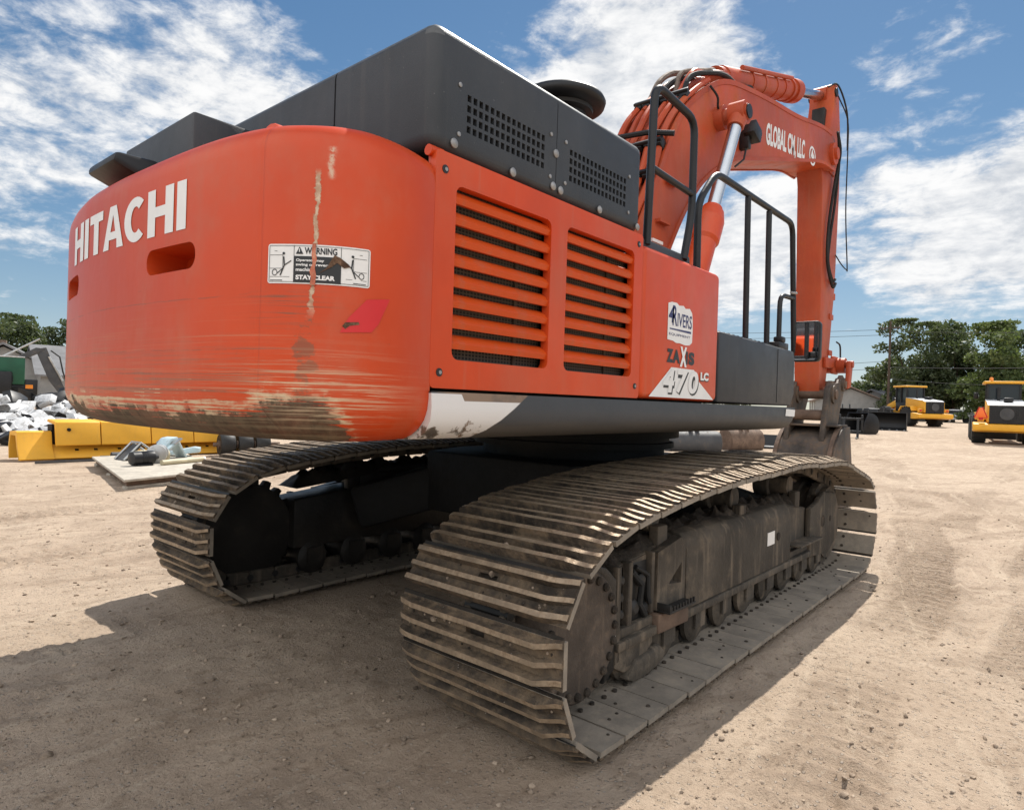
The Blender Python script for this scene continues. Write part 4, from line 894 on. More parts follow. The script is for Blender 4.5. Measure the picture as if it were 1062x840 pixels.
def track_field(X, Y):
    H = np.zeros_like(X); A = np.zeros_like(X)
    for (x0, y0), (x1, y1), w, bd, sd in TRACKS:
        L = math.hypot(x1-x0, y1-y0); tx, ty = (x1-x0)/L, (y1-y0)/L
        u = (X-x0)*tx + (Y-y0)*ty; v = -(X-x0)*ty + (Y-y0)*tx - bd*np.sin(np.clip(u/L, 0, 1)*PI) - .05*np.sin(u*1.7+sd)
        fade = sstep(u, 0, 1.5)*(1-sstep(u, L-2, L)) * np.clip(vnoise(u*.6+sd*9, v*.5, sd)*1.9-.35, 0, 1)
        q = np.abs(v)/(w/2); ins = (1-sstep(q, .85, 1.05))*fade
        chev = np.sign(np.sin(2*PI*(u/.15 + np.abs(v)*2.4)))*.5+.5
        H += ins*(-.014 + .026*chev) + fade*.022*np.exp(-((q-1.15)/.16)**2); A += ins*(.4+.4*chev)
    # steel-track prints behind and beside the machine
    for yc in (1.48, -1.48):
        ins = (1-sstep(np.abs(Y-yc), .43, .47))*sstep(-X, 2.3, 2.5)*np.clip(vnoise(X*.9, Y*.9, 50)*1.7-.15, 0, 1)
        bar = np.sin(2*PI*X/.0702); H += ins*(-.006 + .008*bar*(.4+vnoise(X*3,Y*3,60)) + .009*(np.sin(2*PI*X/.2105) > .9)); A += ins*.4
    yy = -2.2*X - 6.2 + 1.48*2.4                                     # older prints crossing at an angle
    a = R(62); u = X*math.cos(a) + Y*math.sin(a); v = -X*math.sin(a) + Y*math.cos(a)
    ins = (1-sstep(np.abs(v-3.9), .42, .46))*np.clip(vnoise(u*.7, v*.7, 51)*1.9-.5, 0, 1)*sstep(-X, 2.4, 2.9); H += ins*(-.006+.013*np.sin(2*PI*u/.21)); A += ins*.4
    return H, A
def axis(lo, hi, st, far):
    c = list(np.arange(lo, hi+1e-6, st)); s = st; q = hi
    while q < far: s *= 1.10; q += s; c.append(q)
    s = st; q = lo; pre = []
    while q > -far: s *= 1.10; q -= s; pre.append(q)
    return np.array(pre[::-1] + c)
ax_ = axis(-4.6, 9.0, .032, 2600); ay_ = axis(-5.0, 8.0, .034, 2600)
X, Yg = np.meshgrid(ax_, ay_, indexing='ij')
near = np.exp(-(np.hypot(X, Yg)/40)**2)
Zg = terrain(X, Yg) + near*((vnoise(X*.35, Yg*.35, 1)-.5)*.07 + (vnoise(X*1.4, Yg*1.4, 2)-.5)*.030 + (vnoise(X*6, Yg*6, 3)-.5)*.016 + (vnoise(X*14, Yg*14, 4)-.5)*.012)
under = (1-sstep(np.abs(np.abs(Yg)-1.48), .40, .9))*(1-sstep(np.abs(X), 2.3, 3.4)); Zg = Zg*(1-under)
TH, TA = track_field(X, Yg); Zg += TH*(1-under); Zg += (1-sstep(np.abs(X), 2.1, 2.5))*(.022*np.exp(-((Yg+1.99)/.05)**2) + .02*np.exp(-((Yg-2.10)/.05)**2))*vnoise(X*5, Yg*5, 77)
Zg -= .004
nx, ny = X.shape; V = np.c_[X.ravel(), Yg.ravel(), Zg.ravel()]
ii, jj = np.meshgrid(np.arange(nx-1), np.arange(ny-1), indexing='ij'); q = (ii*ny+jj).ravel()
F = np.c_[q, q+ny, q+ny+1, q+1]
me = bpy.data.meshes.new('ground'); me.vertices.add(len(V)); me.vertices.foreach_set('co', V.ravel().astype(np.float32))
me.loops.add(F.size); me.loops.foreach_set('vertex_index', F.ravel().astype(np.int32)); me.polygons.add(len(F)); me.polygons.foreach_set('loop_start', np.arange(0, F.size, 4, dtype=np.int32)); me.update(calc_edges=True)
me.polygons.foreach_set('use_smooth', np.ones(len(F), bool))
at_ = me.attributes.new('tread', 'FLOAT', 'POINT'); at_.data.foreach_set('value', np.clip(TA, 0, 1).ravel().astype(np.float32))
m, b, bs, vec, ob = newmat('packed_sandy_gravel')
tr = b.n('ShaderNodeAttribute', attribute_name='tread').outputs['Fac']
n1 = b.noise(ob, .22, 5, .6); n2 = b.noise(ob, 1.7, 7, .62); n3 = b.noise(ob, 22, 7, .7); n4 = b.noise(ob, 90, 4, .7)
c = b.mix(b.ss(n1, .3, .7), (.395, .300, .220), (.49, .383, .288))
c = b.mix(b.m('MULTIPLY', b.ss(n2, .45, .75), .7), c, (.53, .415, .31))
c = b.mix(b.m('MULTIPLY', b.ss(n2, .50, .28), .5), c, (.235, .172, .122))
c = b.mix(b.m('MULTIPLY', tr, .55), c, (.265, .197, .142))
sv = b.n('ShaderNodeTexVoronoi', {'Vector': ob, 'Scale': 42.0, 'Randomness': 1.0}, feature='F1'); 
cell = b.sep(sv.outputs['Color'])[0]
stone = b.m('MULTIPLY', b.ss(sv.outputs['Distance'], .34, .22), b.ss(cell, .55, .62))
c = b.mix(b.m('MULTIPLY', stone, .7), c, b.mix(cell, (.28, .21, .16), (.50, .43, .36)))
for an_, sc_, lo_, amt_, colr_ in ((8, 2.6, .60, .38, (.26,.19,.135)), (-14, 3.4, .60, .50, (.56,.45,.34)), (24, 1.9, .59, .45, (.27,.198,.14)), (62, 2.3, .61, .40, (.55,.44,.335)), (2, 5.5, .62, .26, (.27,.20,.14))):
    rx = b.n('ShaderNodeVectorRotate', {'Vector': ob, 'Angle': R(an_)}, rotation_type='Z_AXIS').outputs[0]
    ln_ = b.noise(b.vmul(rx, (.13*sc_, 1.5*sc_, 1)), 1.0, 7, .62, .9); c = b.mix(b.m('MULTIPLY', b.ss(ln_, lo_-.03, lo_+.06), amt_), c, colr_)
n5 = b.noise(b.vmul(ob, (1, 1, 1)), 7.0, 8, .75)
c = b.mix(b.m('MULTIPLY', b.ss(n5, .53, .66), .55), c, (.235, .17, .115))
c = b.mix(b.m('MULTIPLY', b.ss(n3, .57, .68), .65), c, (.15, .108, .075)); c = b.mix(b.m('MULTIPLY', b.ss(n3, .42, .34), .4), c, (.55, .46, .36))
hgt = b.m('ADD', b.m('ADD', b.m('MULTIPLY', n3, .55), b.m('MULTIPLY', n4, .30)), b.m('ADD', b.m('MULTIPLY', stone, .45), b.m('MULTIPLY', n2, 1.2)))
bp = b.n('ShaderNodeBump', {'Strength': 1.0, 'Distance': .045, 'Height': hgt})
setin(b, bs, Base_Color=c, Roughness=.95, Normal=bp.outputs[0], Specular_IOR_Level=.15); me.materials.append(m)
tag(link('ground', me), kind='structure', label='sandy packed gravel yard crossed by tyre and track prints')
def ground_z(x, y):
    x = np.atleast_1d(np.array(x, float)); y = np.atleast_1d(np.array(y, float))
    i = np.clip(np.searchsorted(ax_, x)-1, 0, nx-2); j = np.clip(np.searchsorted(ay_, y)-1, 0, ny-2); return Zg[i, j]
# loose stones and clods
ico = bmesh.new(); bmesh.ops.create_icosphere(ico, subdivisions=1, radius=1); iv = np.array([v.co[:] for v in ico.verts]); itf = np.array([[v.index for v in f.verts] for f in ico.faces]); ico.free()
N = 11000; rad = RNG.random(N)**1.7*15 + .4; ang = R(40) + (RNG.random(N)-.5)*R(105)
px = -4.73 + rad*np.cos(ang); py = -3.43 + rad*np.sin(ang); sz_ = .003 + .011*RNG.random(N)**3.5 + .010*(RNG.random(N) > .985)
ok = (np.abs(np.abs(py)-1.48) > .5) | (np.abs(px) > 2.45); px, py, sz_ = px[ok], py[ok], sz_[ok]; N = len(px); gz_ = ground_z(px, py)
VV = []; 
for k in range(N): VV.append(iv*(.6+.8*RNG.random((len(iv), 1)))*sz_[k]*np.array([1+.5*RNG.random(), 1, .55+.3*RNG.random()]) + np.array([px[k], py[k], gz_[k]+sz_[k]*.25]))
me = bpy.data.meshes.new('gravel'); FF = (itf[None] + (np.arange(N)*len(iv))[:, None, None]).reshape(-1, 3)
me.from_pydata(np.vstack(VV), [], FF.tolist()); me.materials.append(MT['gravel'])
tag(link('gravel', finish(me, 60)), kind='stuff', label='loose stones and clods scattered on the ground')

# ---------------- trees
def tree(label, x, y, h, w, seed, leaf='leaf', nleaf=5000, group=None, trunk=.28, lsz=.28, clear=.22, name='leafy_tree'):
    r = random.Random(seed); z0 = tz(x, y) - .1
    t = thing(name, label, 'tree', (x, y, z0), 0, group)
    mb = M1('bark'); tips = []
    mb.tube([(0,0,0),(r.uniform(-.1,.1),r.uniform(-.1,.1),h*clear),(r.uniform(-.4,.4),r.uniform(-.4,.4),h*.55)], [trunk*h/14, trunk*.75*h/14, trunk*.3*h/14], 8)
    nb = 13
    for k in range(nb):
        a = 2*PI*k/nb*1.618*2 + r.uniform(-.4,.4); zb = h*(clear + (.45)*k/nb); ln = w/2*r.uniform(.55,.95)*(1 - .35*abs(k/nb-.35)); rise = r.uniform(.15,.75)*h*.32*(.6+k/nb)
        e = Vector((math.cos(a)*ln, math.sin(a)*ln, min(zb+rise, h*.95))); mid = Vector((e.x*.5, e.y*.5, zb + rise*.35))
        mb.tube([(0,0,zb), mid, e], [trunk*.42*h/14, trunk*.26*h/14, .02], 5); tips += [e, mid*.5+e*.5, mid]
    for k in range(5): tips.append(Vector((r.uniform(-.18,.18)*w, r.uniform(-.18,.18)*w, h*r.uniform(.80,.97))))
    part('trunk', mb, t)
    cl = []
    for e in tips:
        for _ in range(r.choice((1, 2, 2, 3))): cl.append((e + Vector((r.gauss(0,.09)*w, r.gauss(0,.09)*w, r.gauss(0,.05)*h)), r.uniform(.07,.15)*w))
    rg = np.random.default_rng(seed); n = nleaf; wts = np.array([c[1]**2 for c in cl]); k = rg.choice(len(cl), n, p=wts/wts.sum())
    C_ = np.array([c[0][:] for c in cl])[k]; Rr = np.array([c[1] for c in cl])[k]
    d = rg.normal(size=(n, 3)); d /= np.linalg.norm(d, axis=1)[:, None]; P = C_ + d*(Rr*rg.random(n)**.4)[:, None]*np.array([1, 1, .72])
    P[:, 2] = np.clip(P[:, 2], h*clear*.55, h)
    a = rg.normal(size=(n, 3)); a /= np.linalg.norm(a, axis=1)[:, None]; c_ = np.cross(a, rg.normal(size=(n, 3))); c_ /= np.linalg.norm(c_, axis=1)[:, None]
    s = (lsz*(.55+.9*rg.random(n)))[:, None]; V = np.stack([P-a*s, P+c_*s*.55, P+a*s, P-c_*s*.55], 1).reshape(-1, 3); F = np.arange(4*n).reshape(n, 4)
    me = bpy.data.meshes.new('crown'); me.from_pydata(V.tolist(), [], F.tolist()); me.materials.append(MT[leaf]); link('crown', me, t); return t
TG = 'trees beyond the yard'
tree('tall dark tree right beside the utility pole, behind the left yellow loader', 88, 12.6, 12.2, 10.5, 1, 'leaf', 15000, TG, lsz=.21, clear=.10)
tree('tall broad tree standing between the two yellow loaders', 92, 8.2, 12.8, 11, 2, 'leaf_dark', 15000, TG, lsz=.21, clear=.10)
tree('bright green tree behind the rear-facing yellow loader', 84, 2.6, 11.0, 10, 3, 'leaf_bright', 15000, TG, lsz=.21, clear=.10)
tree('big tree at the right edge of the photo behind the loader', 88, -2.3, 13.2, 12, 4, 'leaf_dark', 15000, TG, lsz=.21, clear=.10)
tree('bright low tree in front of the big right-hand tree', 80, -3.6, 9.5, 8.5, 5, 'leaf_bright', 11000, TG, lsz=.20, clear=.08)
tree('small dark bush tree right of the utility pole base', 96, 17.2, 7.0, 6.5, 6, 'leaf_dark', 8000, TG, lsz=.2, clear=.06)
for k, (x, y, h, w) in enumerate(((118, 24.5, 6.2, 8), (122, 29.5, 5.2, 7), (110, 19.5, 5.8, 7))):
    tree(('far low tree above the brown roofs, nearest the bucket arm', 'far low tree hidden mostly behind the orange arm', 'far low tree above the grey roof by the black buckets')[k], x, y, h, w, 20+k, 'leaf', 7000, TG, lsz=.24, clear=.05)
tree('round dark tree at the left edge of the photo behind the green truck', 14.0, 92, 9.3, 13, 31, 'leaf_dark', 11000, TG, clear=.06, lsz=.22)
tree('thin topped tree behind the dark grapple arm', 18.2, 94, 8.4, 11, 32, 'leaf', 9000, TG, clear=.06, lsz=.22)
tree('dark tree close beside the counterweight silhouette', 23.5, 93, 9.4, 10, 33, 'leaf', 9000, TG, clear=.06, lsz=.22)
tree('tree behind the far grey roofs at the left', 7.5, 96, 8.4, 12, 34, 'leaf', 8000, TG, clear=.06, lsz=.22)
for k, (x, y, h, w, lf) in enumerate(((48, 84, 9, 12, 'leaf'), (64, 78, 8, 12, 'leaf_dark'), (80, 68, 9, 12, 'leaf'), (94, 56, 8, 11, 'leaf_dark'), (104, 42, 8, 11, 'leaf'))): tree('tree in the row behind the excavator', x, y, h, w, 40+k, lf, 2500, 'trees hidden behind the excavator', lsz=.4)

# ---------------- houses
def house(label, x, y, rz, L, Wd, hw, hr, roof, wall='wall', group='houses beyond the yard'):
    t = thing('house', label, 'house', (x, y, tz(x, y)-.05), rz, group)
    part('wall', M1(wall).prism([(-Wd/2,0),(Wd/2,0),(Wd/2,hw),(0,hw+hr*.92),(-Wd/2,hw)], -L/2, L/2, 'x'), t)
    o = .45; k = hr/(Wd/2)
    rf = part('roof', M1(roof).prism([(-Wd/2-o,hw-o*k),(0,hw+hr),(Wd/2+o,hw-o*k),(Wd/2+o,hw-o*k+.16),(0,hw+hr+.18),(-Wd/2-o,hw-o*k+.16)], -L/2-o, L/2+o, 'x'), t)
    part('chimney', M1('rust').bx(L*.18,L*.18+.6,.5,1.1,hw+hr*.4,hw+hr+.7,.02), rf)
    for y_ in (-1, 1):
        for q in (-.3, .05, .33):
            w = part('window', M1('glass').bx(q*L-.5,q*L+.5,y_*Wd/2-.02,y_*Wd/2+.02,1.0,2.1), t)
            part('window_frame', M1('white').bx(q*L-.58,q*L+.58,y_*Wd/2-.012,y_*Wd/2+.012,.92,.998).bx(q*L-.58,q*L+.58,y_*Wd/2-.012,y_*Wd/2+.012,2.102,2.18).bx(q*L-.02,q*L+.02,y_*Wd/2-.03,y_*Wd/2+.03,1.0,2.1), w)
    return t
house('house with a brown shingle roof just right of the excavator bucket', 92, 20.5, R(20), 11, 8, 2.3, 1.7, 'roofbrown')
house('house with a darker grey-brown roof beside the loader lift arm', 98, 15.3, R(-25), 10, 8, 2.2, 1.7, 'roofgrey')
house('house with a big grey roof close to the counterweight', 17.6, 64.5, R(-8), 12, 9, 1.9, 2.4, 'roofgrey')
house('small gabled house behind the dark grapple arm', 10.6, 68.5, R(72), 9, 7, 2.2, 2.0, 'roofgrey')

# ---------------- utility pole and wires
def on_pole(label, x, y, h):
    t = thing('utility_pole', label, 'utility pole', (x, y, tz(x, y)-.3), 0)
    part('pole', M1('woodpole').tube([(0,0,0),(0,0,h)], [.17,.11], 10), t); part('crossarm', M1('woodpole').box((0,0,h-.8),(.12,2.0,.14),.01), t)
    for y_ in (-.9,-.4,.4,.9):
        part('insulator', M1('steel').lathe([(.05,h-.73),(.07,h-.66),(.04,h-.58),(.001,h-.56)], (0,y_,0), 'z', 8), t)
on_pole('dark wooden utility pole rising in front of the tall trees', 80, 13.0, 11.6)
def wire(label, a, q, sag, r=.022):
    P = [Vector(a).lerp(Vector(q), i/16) - Vector((0,0,sag*4*(i/16)*(1-i/16))) for i in range(17)]
    tag(link('power_line', M1('rubber').tube(P, r, 5).mesh('power_line')), label, 'power line', 'power lines')
wire('topmost power line running left from the pole top behind the arm', (80,12.1,11.2), (70,52,12.0), .5)
wire('second power line just under the topmost one, left of the pole', (80,12.6,10.6), (70,52,11.2), .5)
wire('low power line left of the pole crossing above the brown roofs', (80,13.0,7.6), (72,52,6.6), .5)
wire('lowest power line left of the pole just above the roofs', (80,13.0,6.8), (72,52,5.6), .4)
wire('thick pale power line sloping across the trees to the right edge', (80,13.0,6.9), (44,-9,4.6), .15, .030)
wire('lower power line across the trees behind the loader cab', (80,13.0,5.6), (72,1.5,4.6), .15)
wire('upper power line across the tree crowns at the right', (80,13.0,11.0), (60,-20,8.6), .6)

# ---------------- machines and gear in the yard
def wheel(mb_t, x, y, z, r, w):
    return [(.45*r,y-w/2),(.86*r,y-w/2),(r,y-w*.36),(r,y+w*.36),(.86*r,y+w/2),(.45*r,y+w/2)]
def wheel_loader(label, x, y, rz, beacon=True, bucket=True, dz=0, artic=0.0):
    t = thing('wheel_loader', label, 'wheel loader', (x, y, tz(x, y)+dz), rz, 'yellow wheel loaders')
    part('counterweight', M1('yellow').prism([(-.15,.70),(.25,.62),(.9,.62),(.9,1.12),(.3,1.06),(-.15,1.02)], -1.38, 1.38, 'y', .05), t)
    part('frame', M1('yellow').bx(.2,3.4,-.55,.55,.62,1.25,.03).bx(3.3,5.4,-.45,.45,.6,1.3,.03), t)
    h = part('engine_hood', M1('yellow').prism([(.06,1.12),(2.5,1.12),(2.5,2.28),(.30,2.05),(.08,1.95)], -.80, .80, 'y', .05), t)
    part('hood_top', M1('hoodgrey').prism([(.10,1.985),(.32,2.085),(2.5,2.32),(2.5,2.29),(.32,2.055)], -.79, .79, 'y', .012), h)
    g_ = M1('grille').bx(.02,.055,-.72,.72,1.06,1.97,.01); 
    for i in range(10): g_.use('black').bx(.0,.03,-.69,.69,1.09+i*.087,1.13+i*.087)
    for i in range(7): g_.use('black').bx(-.006,.02,-.63+i*.21-.02,-.63+i*.21+.02,1.08,1.95)
    g_.use('darkgrey').lathe([(.001,.0),(.30,.0),(.30,.03),(.26,.02),(.001,.015)], (-.03,0,1.55), 'x', 20); part('grille', g_, h)
    part('exhaust', M1('black').cyl((1.9,.25,2.2),(1.9,.25,2.95),.07,n=10), h); part('air_intake', M1('black').box((1.0,-.1,2.28),(.5,.4,.22),.05), h)
    cb = part('cab', M1('black').bx(2.45,3.95,-.72,.72,1.2,1.95,.03), t)
    mb = M1('black')
    for xx, yy in ((2.5,-.7),(2.5,.7),(3.9,-.7),(3.9,.7),(3.2,-.72),(3.2,.72)): mb.bx(xx-.05,xx+.05,yy-.045,yy+.045,1.9,3.16)
    part('cab_pillar', mb, cb); part('cab_window', M1('glass').bx(2.52,3.88,-.68,.68,1.95,3.14), cb)
    part('seat', M1('rubber').bx(2.9,3.3,-.25,.25,1.9,2.6,.05), cb)
    rf = part('cab_roof', M1('yellow').bx(2.30,4.15,-.88,.88,3.16,3.30,.05), cb)
    if beacon: part('beacon', M1('amber').lathe([(.09,3.31),(.09,3.45),(.05,3.50),(.001,3.51)], (2.5,.55,0), 'z', 12), rf)
    for yy in (-1, 1):
        part('fender', M1('yellow').prism([(.95,1.25),(1.1,1.62),(2.4,1.62),(2.7,1.25),(2.6,1.22),(2.3,1.55),(1.15,1.55),(1.05,1.22)], yy*1.0-.28, yy*1.0+.28, 'y', .01), t)
        part('tail_lamp', M1('yellow').bx(.15,.35,yy*1.05-.14,yy*1.05+.14,1.16,1.42,.02).use('redlens').bx(.13,.149,yy*1.05-.09,yy*1.05+.09,1.22,1.36), t)
        part('mirror', M1('black').box((4.0,yy*1.15,2.55),(.05,.22,.35),.02).tube([(3.95,yy*.75,3.0),(4.0,yy*1.15,2.75)],.02,6), t)
        for xx in (1.65, 4.75):
            part('headlamp', M1('steel').bx(4.05,4.12,yy*.62-.10,yy*.62+.10,3.02,3.14,.01), t) if xx > 3 else None
            w = part('tyre', M1('rubber').lathe(wheel(None,0,yy*1.08,0,.78,.62), (xx,0,.78), 'y', 28), t)
            mb = M1('rim').lathe([(.36,yy*1.08-.2),(.36,yy*1.08+.2*1),(.2,yy*1.08+yy*.12),(.1,yy*1.08+yy*.22),(.001,yy*1.08+yy*.22)], (xx,0,.78), 'y', 20); part('rim', mb, w)
            tb = M1('rubber')
            for k in range(18):
                a = 2*PI*k/18; rot = Matrix.Rotation(-a, 3, 'Y'); tb.box(Vector((xx,yy*1.08,.78))+rot@Vector((.79,0,0)), (.05,.56,.10), 0, rot)
            part('tread', tb, w)
    if bucket:
        for yy in (-.42, .42): part('lift_arm', M1('yellow').prism([(4.2,1.9),(4.45,2.1),(5.4,1.75),(6.6,.75),(6.5,.5),(5.2,1.35),(4.3,1.6)], yy-.08, yy+.08, 'y', .01), t)
        part('tilt_link', M1('black').prism([(5.0,1.6),(5.3,2.45),(5.5,2.4),(5.4,1.6)], -.10, .10, 'y', .01).cyl((4.3,0,1.9),(5.35,0,2.3),.07,n=10), t)
        part('bucket', M1('black').prism([(6.45,.15),(6.4,.9),(6.7,1.35),(7.0,1.4),(6.75,1.1),(6.6,.7),(6.7,.25),(7.6,.1),(7.6,.05),(6.6,.05)], -1.35, 1.35, 'y', .01).bx(6.5,7.3,-1.37,-1.33,.08,1.1).bx(6.5,7.3,1.33,1.37,.08,1.1), t)
    if not bucket: pass
    return t
wheel_loader('yellow wheel loader seen from behind at the right edge of the photo', 36.2, -.75, R(7.5))
t = thing('warning_triangle', 'bright orange slow-vehicle triangle hanging on the back of the right-hand loader', 'warning sign', (36.05, .30, tz(36,.3)+1.60), R(7.5))
part('triangle', M1('orange_sign').prism([(-.24,-.22),(.24,-.22),(.06,.24),(-.06,.24)], -.012, 0, 'x', .003), t)
part('border', M1('redlens').prism([(-.30,-.26),(-.24,-.26),(-.05,.26),(-.08,.30)], -.016, -.002, 'x').prism([(.30,-.26),(.24,-.26),(.05,.26),(.08,.30)], -.016, -.002, 'x').prism([(-.24,-.28),(.24,-.28),(.24,-.24),(-.24,-.24)], -.018, -.002, 'x'), t)
part('hanger', M1('black').tube([(.0,0,.2),(.12,0,.3)],.012,6), t)
wheel_loader('yellow wheel loader in the distance with a flat cab roof and its bucket turned left', 55.6, 5.0, R(42), beacon=False)

def bucket(label, x, y, rz, w, s, mat, teeth=True, group='loose buckets in the yard', letters=False):
    t = thing('bucket_attachment', label, 'bucket', (x, y, tz(x, y)-.01), rz, group)
    P = [(0,.02),(.9,.02),(1.12,.25),(1.15,.6),(1.0,.95),(.7,1.15),(.35,1.2)]; P = [(a*s, c*s) for a, c in smooth(P, 4)]
    I = [(a*.93+.01, c*.93+.05*s) for a, c in P]
    part('shell', M1(mat).prism(P + I[::-1], -w/2, w/2, 'y'), t, angle=50)
    for yy in (-1, 1): part('side_plate', M1(mat).prism(P + [(.1*s,.7*s)], yy*w/2-.015, yy*w/2+.025, 'y', .004), t)
    mb = M1(mat)
    for yy in (-.2, .2): mb.prism([(.4*s,1.15*s),(.55*s,1.45*s),(.8*s,1.45*s),(.95*s,1.0*s),(.7*s,1.1*s)], yy*s-.03, yy*s+.03, 'y', .005)
    part('hinge_ear', mb, t)
    if teeth:
        for k in range(6): part('tooth', M1('steel').prism([(.05*s,.01),(-.22*s,.02),(-.22*s,.04),(.05*s,.10*s)], (-w/2+.1)+k*(w-.2)/5-.05, (-w/2+.1)+k*(w-.2)/5+.05, 'y'), t)
    return t
bucket('black toothed bucket lying in front of the distant yellow loader', 46.6, 6.6, R(8), 2.4, 1.05, 'black')
bucket('black bucket on its back beside the excavator bucket, with a pale lip', 40.0, 7.1, R(-30), 1.5, 1.1, 'black', False)
bucket('second black bucket further back, behind the pale-lipped one', 47.5, 9.3, R(20), 1.6, 1.2, 'black', False)
bucket('dark grey bucket seen under the side skirt, left of the brown one', 17.9, 7.4, R(-130), 1.9, .62, 'darkgrey', False)
bucket('rusty brown bucket seen under the side skirt', 20.4, 6.75, R(-115), 1.6, .72, 'rust', True)
for k, (x, y, rz, lb) in enumerate(((22.6, 6.1, 20, 'dark plate stack lying right of the rusty brown bucket'), (24.0, 5.6, -15, 'dark bent plate furthest right under the skirt'))):
    t = thing('steel_plate', lb, 'steel plate', (x, y, tz(x, y)), R(rz), 'dark plates under the skirt')
    part('plate', M1('black').prism([(-.7,0),(.7,0),(.5,.5),(.3,.55),(.2,.12),(-.7,.10)], -.5, .5, 'y', .01), t); part('edge_strip', M1('scrapwhite').prism([(-.75,.01),(.75,.01),(.75,.05),(-.75,.05)], -.56, -.51, 'y'), t)
t = thing('fork_frame', 'black fork carriage standing by the black buckets right of the arm', 'attachment', (35.0, 6.05, tz(35,6)), R(10))
part('carriage', M1('black').bx(0,.1,-.6,.6,.3,.42,.01).bx(0,.1,-.6,.6,1.0,1.12,.01).bx(0,.1,-.6,-.5,.3,1.3,.01).bx(0,.1,.5,.6,.3,1.3,.01), t)
for yy in (-.35, .35): part('fork', M1('black').prism([(0,.02),(-1.1,.02),(-1.1,.05),(-.06,.09),(-.06,1.1),(0,1.1)], yy-.06, yy+.06, 'y', .004), t)

# white car beyond
t = thing('parked_car', 'white parked car half hidden between the two loaders', 'car', (84, 7.0, tz(84,7)), R(75))
part('body', M1('carwhite').prism(smooth([(-2.2,.35),(-2.25,.8),(-1.6,.95),(-1.0,1.42),(.4,1.45),(1.1,1.0),(2.1,.85),(2.25,.45),(2.1,.3)], 3), -.88, .88, 'y', .05), t)
part('window', M1('glass').prism([(-1.35,.98),(-.9,1.36),(.35,1.38),(.95,1.0)], -.892, .892, 'y'), t)
for x in (-1.35, 1.35):
    for y in (-.8, .8): w = part('tyre', M1('rubber').lathe([(.2,y-.1),(.33,y-.1),(.33,y+.1),(.2,y+.1)], (x,0,.33), 'y', 20), t); part('rim', M1('steel').lathe([(.2,y-.09),(.2,y+.09),(.05,y+.095*(1 if y > 0 else -1)),(.001,y+.095*(1 if y > 0 else -1))], (x,0,.33), 'y', 14), w)
for y in (-.6, .6): part('headlight', M1('glass').box((2.22,y,.68),(.05,.3,.14),.02), t)

# long yellow blade attachment
t = thing('blade_attachment', 'long yellow steel blade lying on the ground left of the excavator', 'blade attachment', (0, 0, 0))
P = [(13.10,.0),(13.25,.22),(13.22,.32),(13.35,.62),(13.52,.63),(13.62,.45),(13.66,.2),(13.60,.02)]
mb = M1('blade').prism([(13.06,.02),(13.02,.05),(13.22,.30),(13.30,.60),(13.36,.62),(13.86,.60),(13.95,.30),(13.90,.02),(13.86,.02),(13.88,.28),(13.80,.52),(13.42,.52),(13.30,.28),(13.12,.02)], -1.02, -.405, 'x', .006); part('end_wing', mb, t)
xs = [-.40, .47, 1.52, 2.50, 3.75]
for i in range(4): part('face_panel', M1('blade').prism([(13.05,.31),(13.02,.33),(13.12,.81),(13.16,.83),(13.7,.86),(13.72,.80),(13.2,.76),(13.1,.34)], xs[i]+.012, xs[i+1]-.012, 'x', .008), t)
mb = M1('blade').prism([(13.10,.02),(13.06,.05),(13.34,.33),(13.38,.31)], -.405, 3.75, 'x', .004); 
mb.use('under')
for x in (.05,.42,.9,1.4,1.9,2.4,2.9): mb.box((x,13.22,.20),(.07,.03,.05),.0, Matrix.Rotation(R(-45),3,'X'))
part('cutting_edge', mb, t)
mb = M1('under').bx(-.38,3.7,13.40,13.7,.02,.75).cyl((-.15,13.09,.66),(-.15,13.04,.655),.035,n=12); part('back_frame', mb, t)
mb = M1('darkgrey').bx(-.9,.5,12.4,12.45,.01,.06).bx(.35,.95,12.5,12.75,.01,.10,.02).cyl((.5,12.5,.12),(.9,12.5,.12),.07,n=10); tag(link('drag_bar', mb.mesh('drag_bar')), 'dark steel bar lying on the sand in front of the yellow blade', 'steel bar')

# pallet of parts
t = thing('pallet', 'low board-topped pallet carrying metal parts beside the left track', 'pallet', (0, 0, 0))
A_, B_, C_, D_ = Vector((-.13,11.65,0)), Vector((-.94,7.55,0)), Vector((.75,8.1,0)), Vector((1.75,11.7,0))
def quad(z0, z1, k=1.0, q=(A_,B_,C_,D_)):
    c = (A_+B_+C_+D_)/4; return [tuple((c+(p-c)*k).xy) for p in q]
part('deck', M1('wood').prism(quad(0,0), .145, .185, 'z', .006), t); part('base', M1('rust').prism(quad(0,0,.93), .06, .143, 'z', .006), t)
for f in (.04, .5, .96):
    a = A_.lerp(B_, f); q = D_.lerp(C_, f); d = (q-a).normalized()
    part('skid', M1('wood').box((a+q)/2+Vector((0,0,.03)), ((q-a).length*.95,.12,.06), .004, Matrix((d, Vector((0,0,1)).cross(d), Vector((0,0,1)))).transposed()), t)
def yard(name, label, cat, mb, loc, rz=0, group=None, parts=(), sc_=.8):
    t = thing(name, label, cat, loc, R(rz), group)
    for pn, pm in [(name.split('_')[-1], mb)] + list(parts): part(pn, pm, t)
    t.scale = (sc_, sc_, sc_)
    return t
PZ = .186
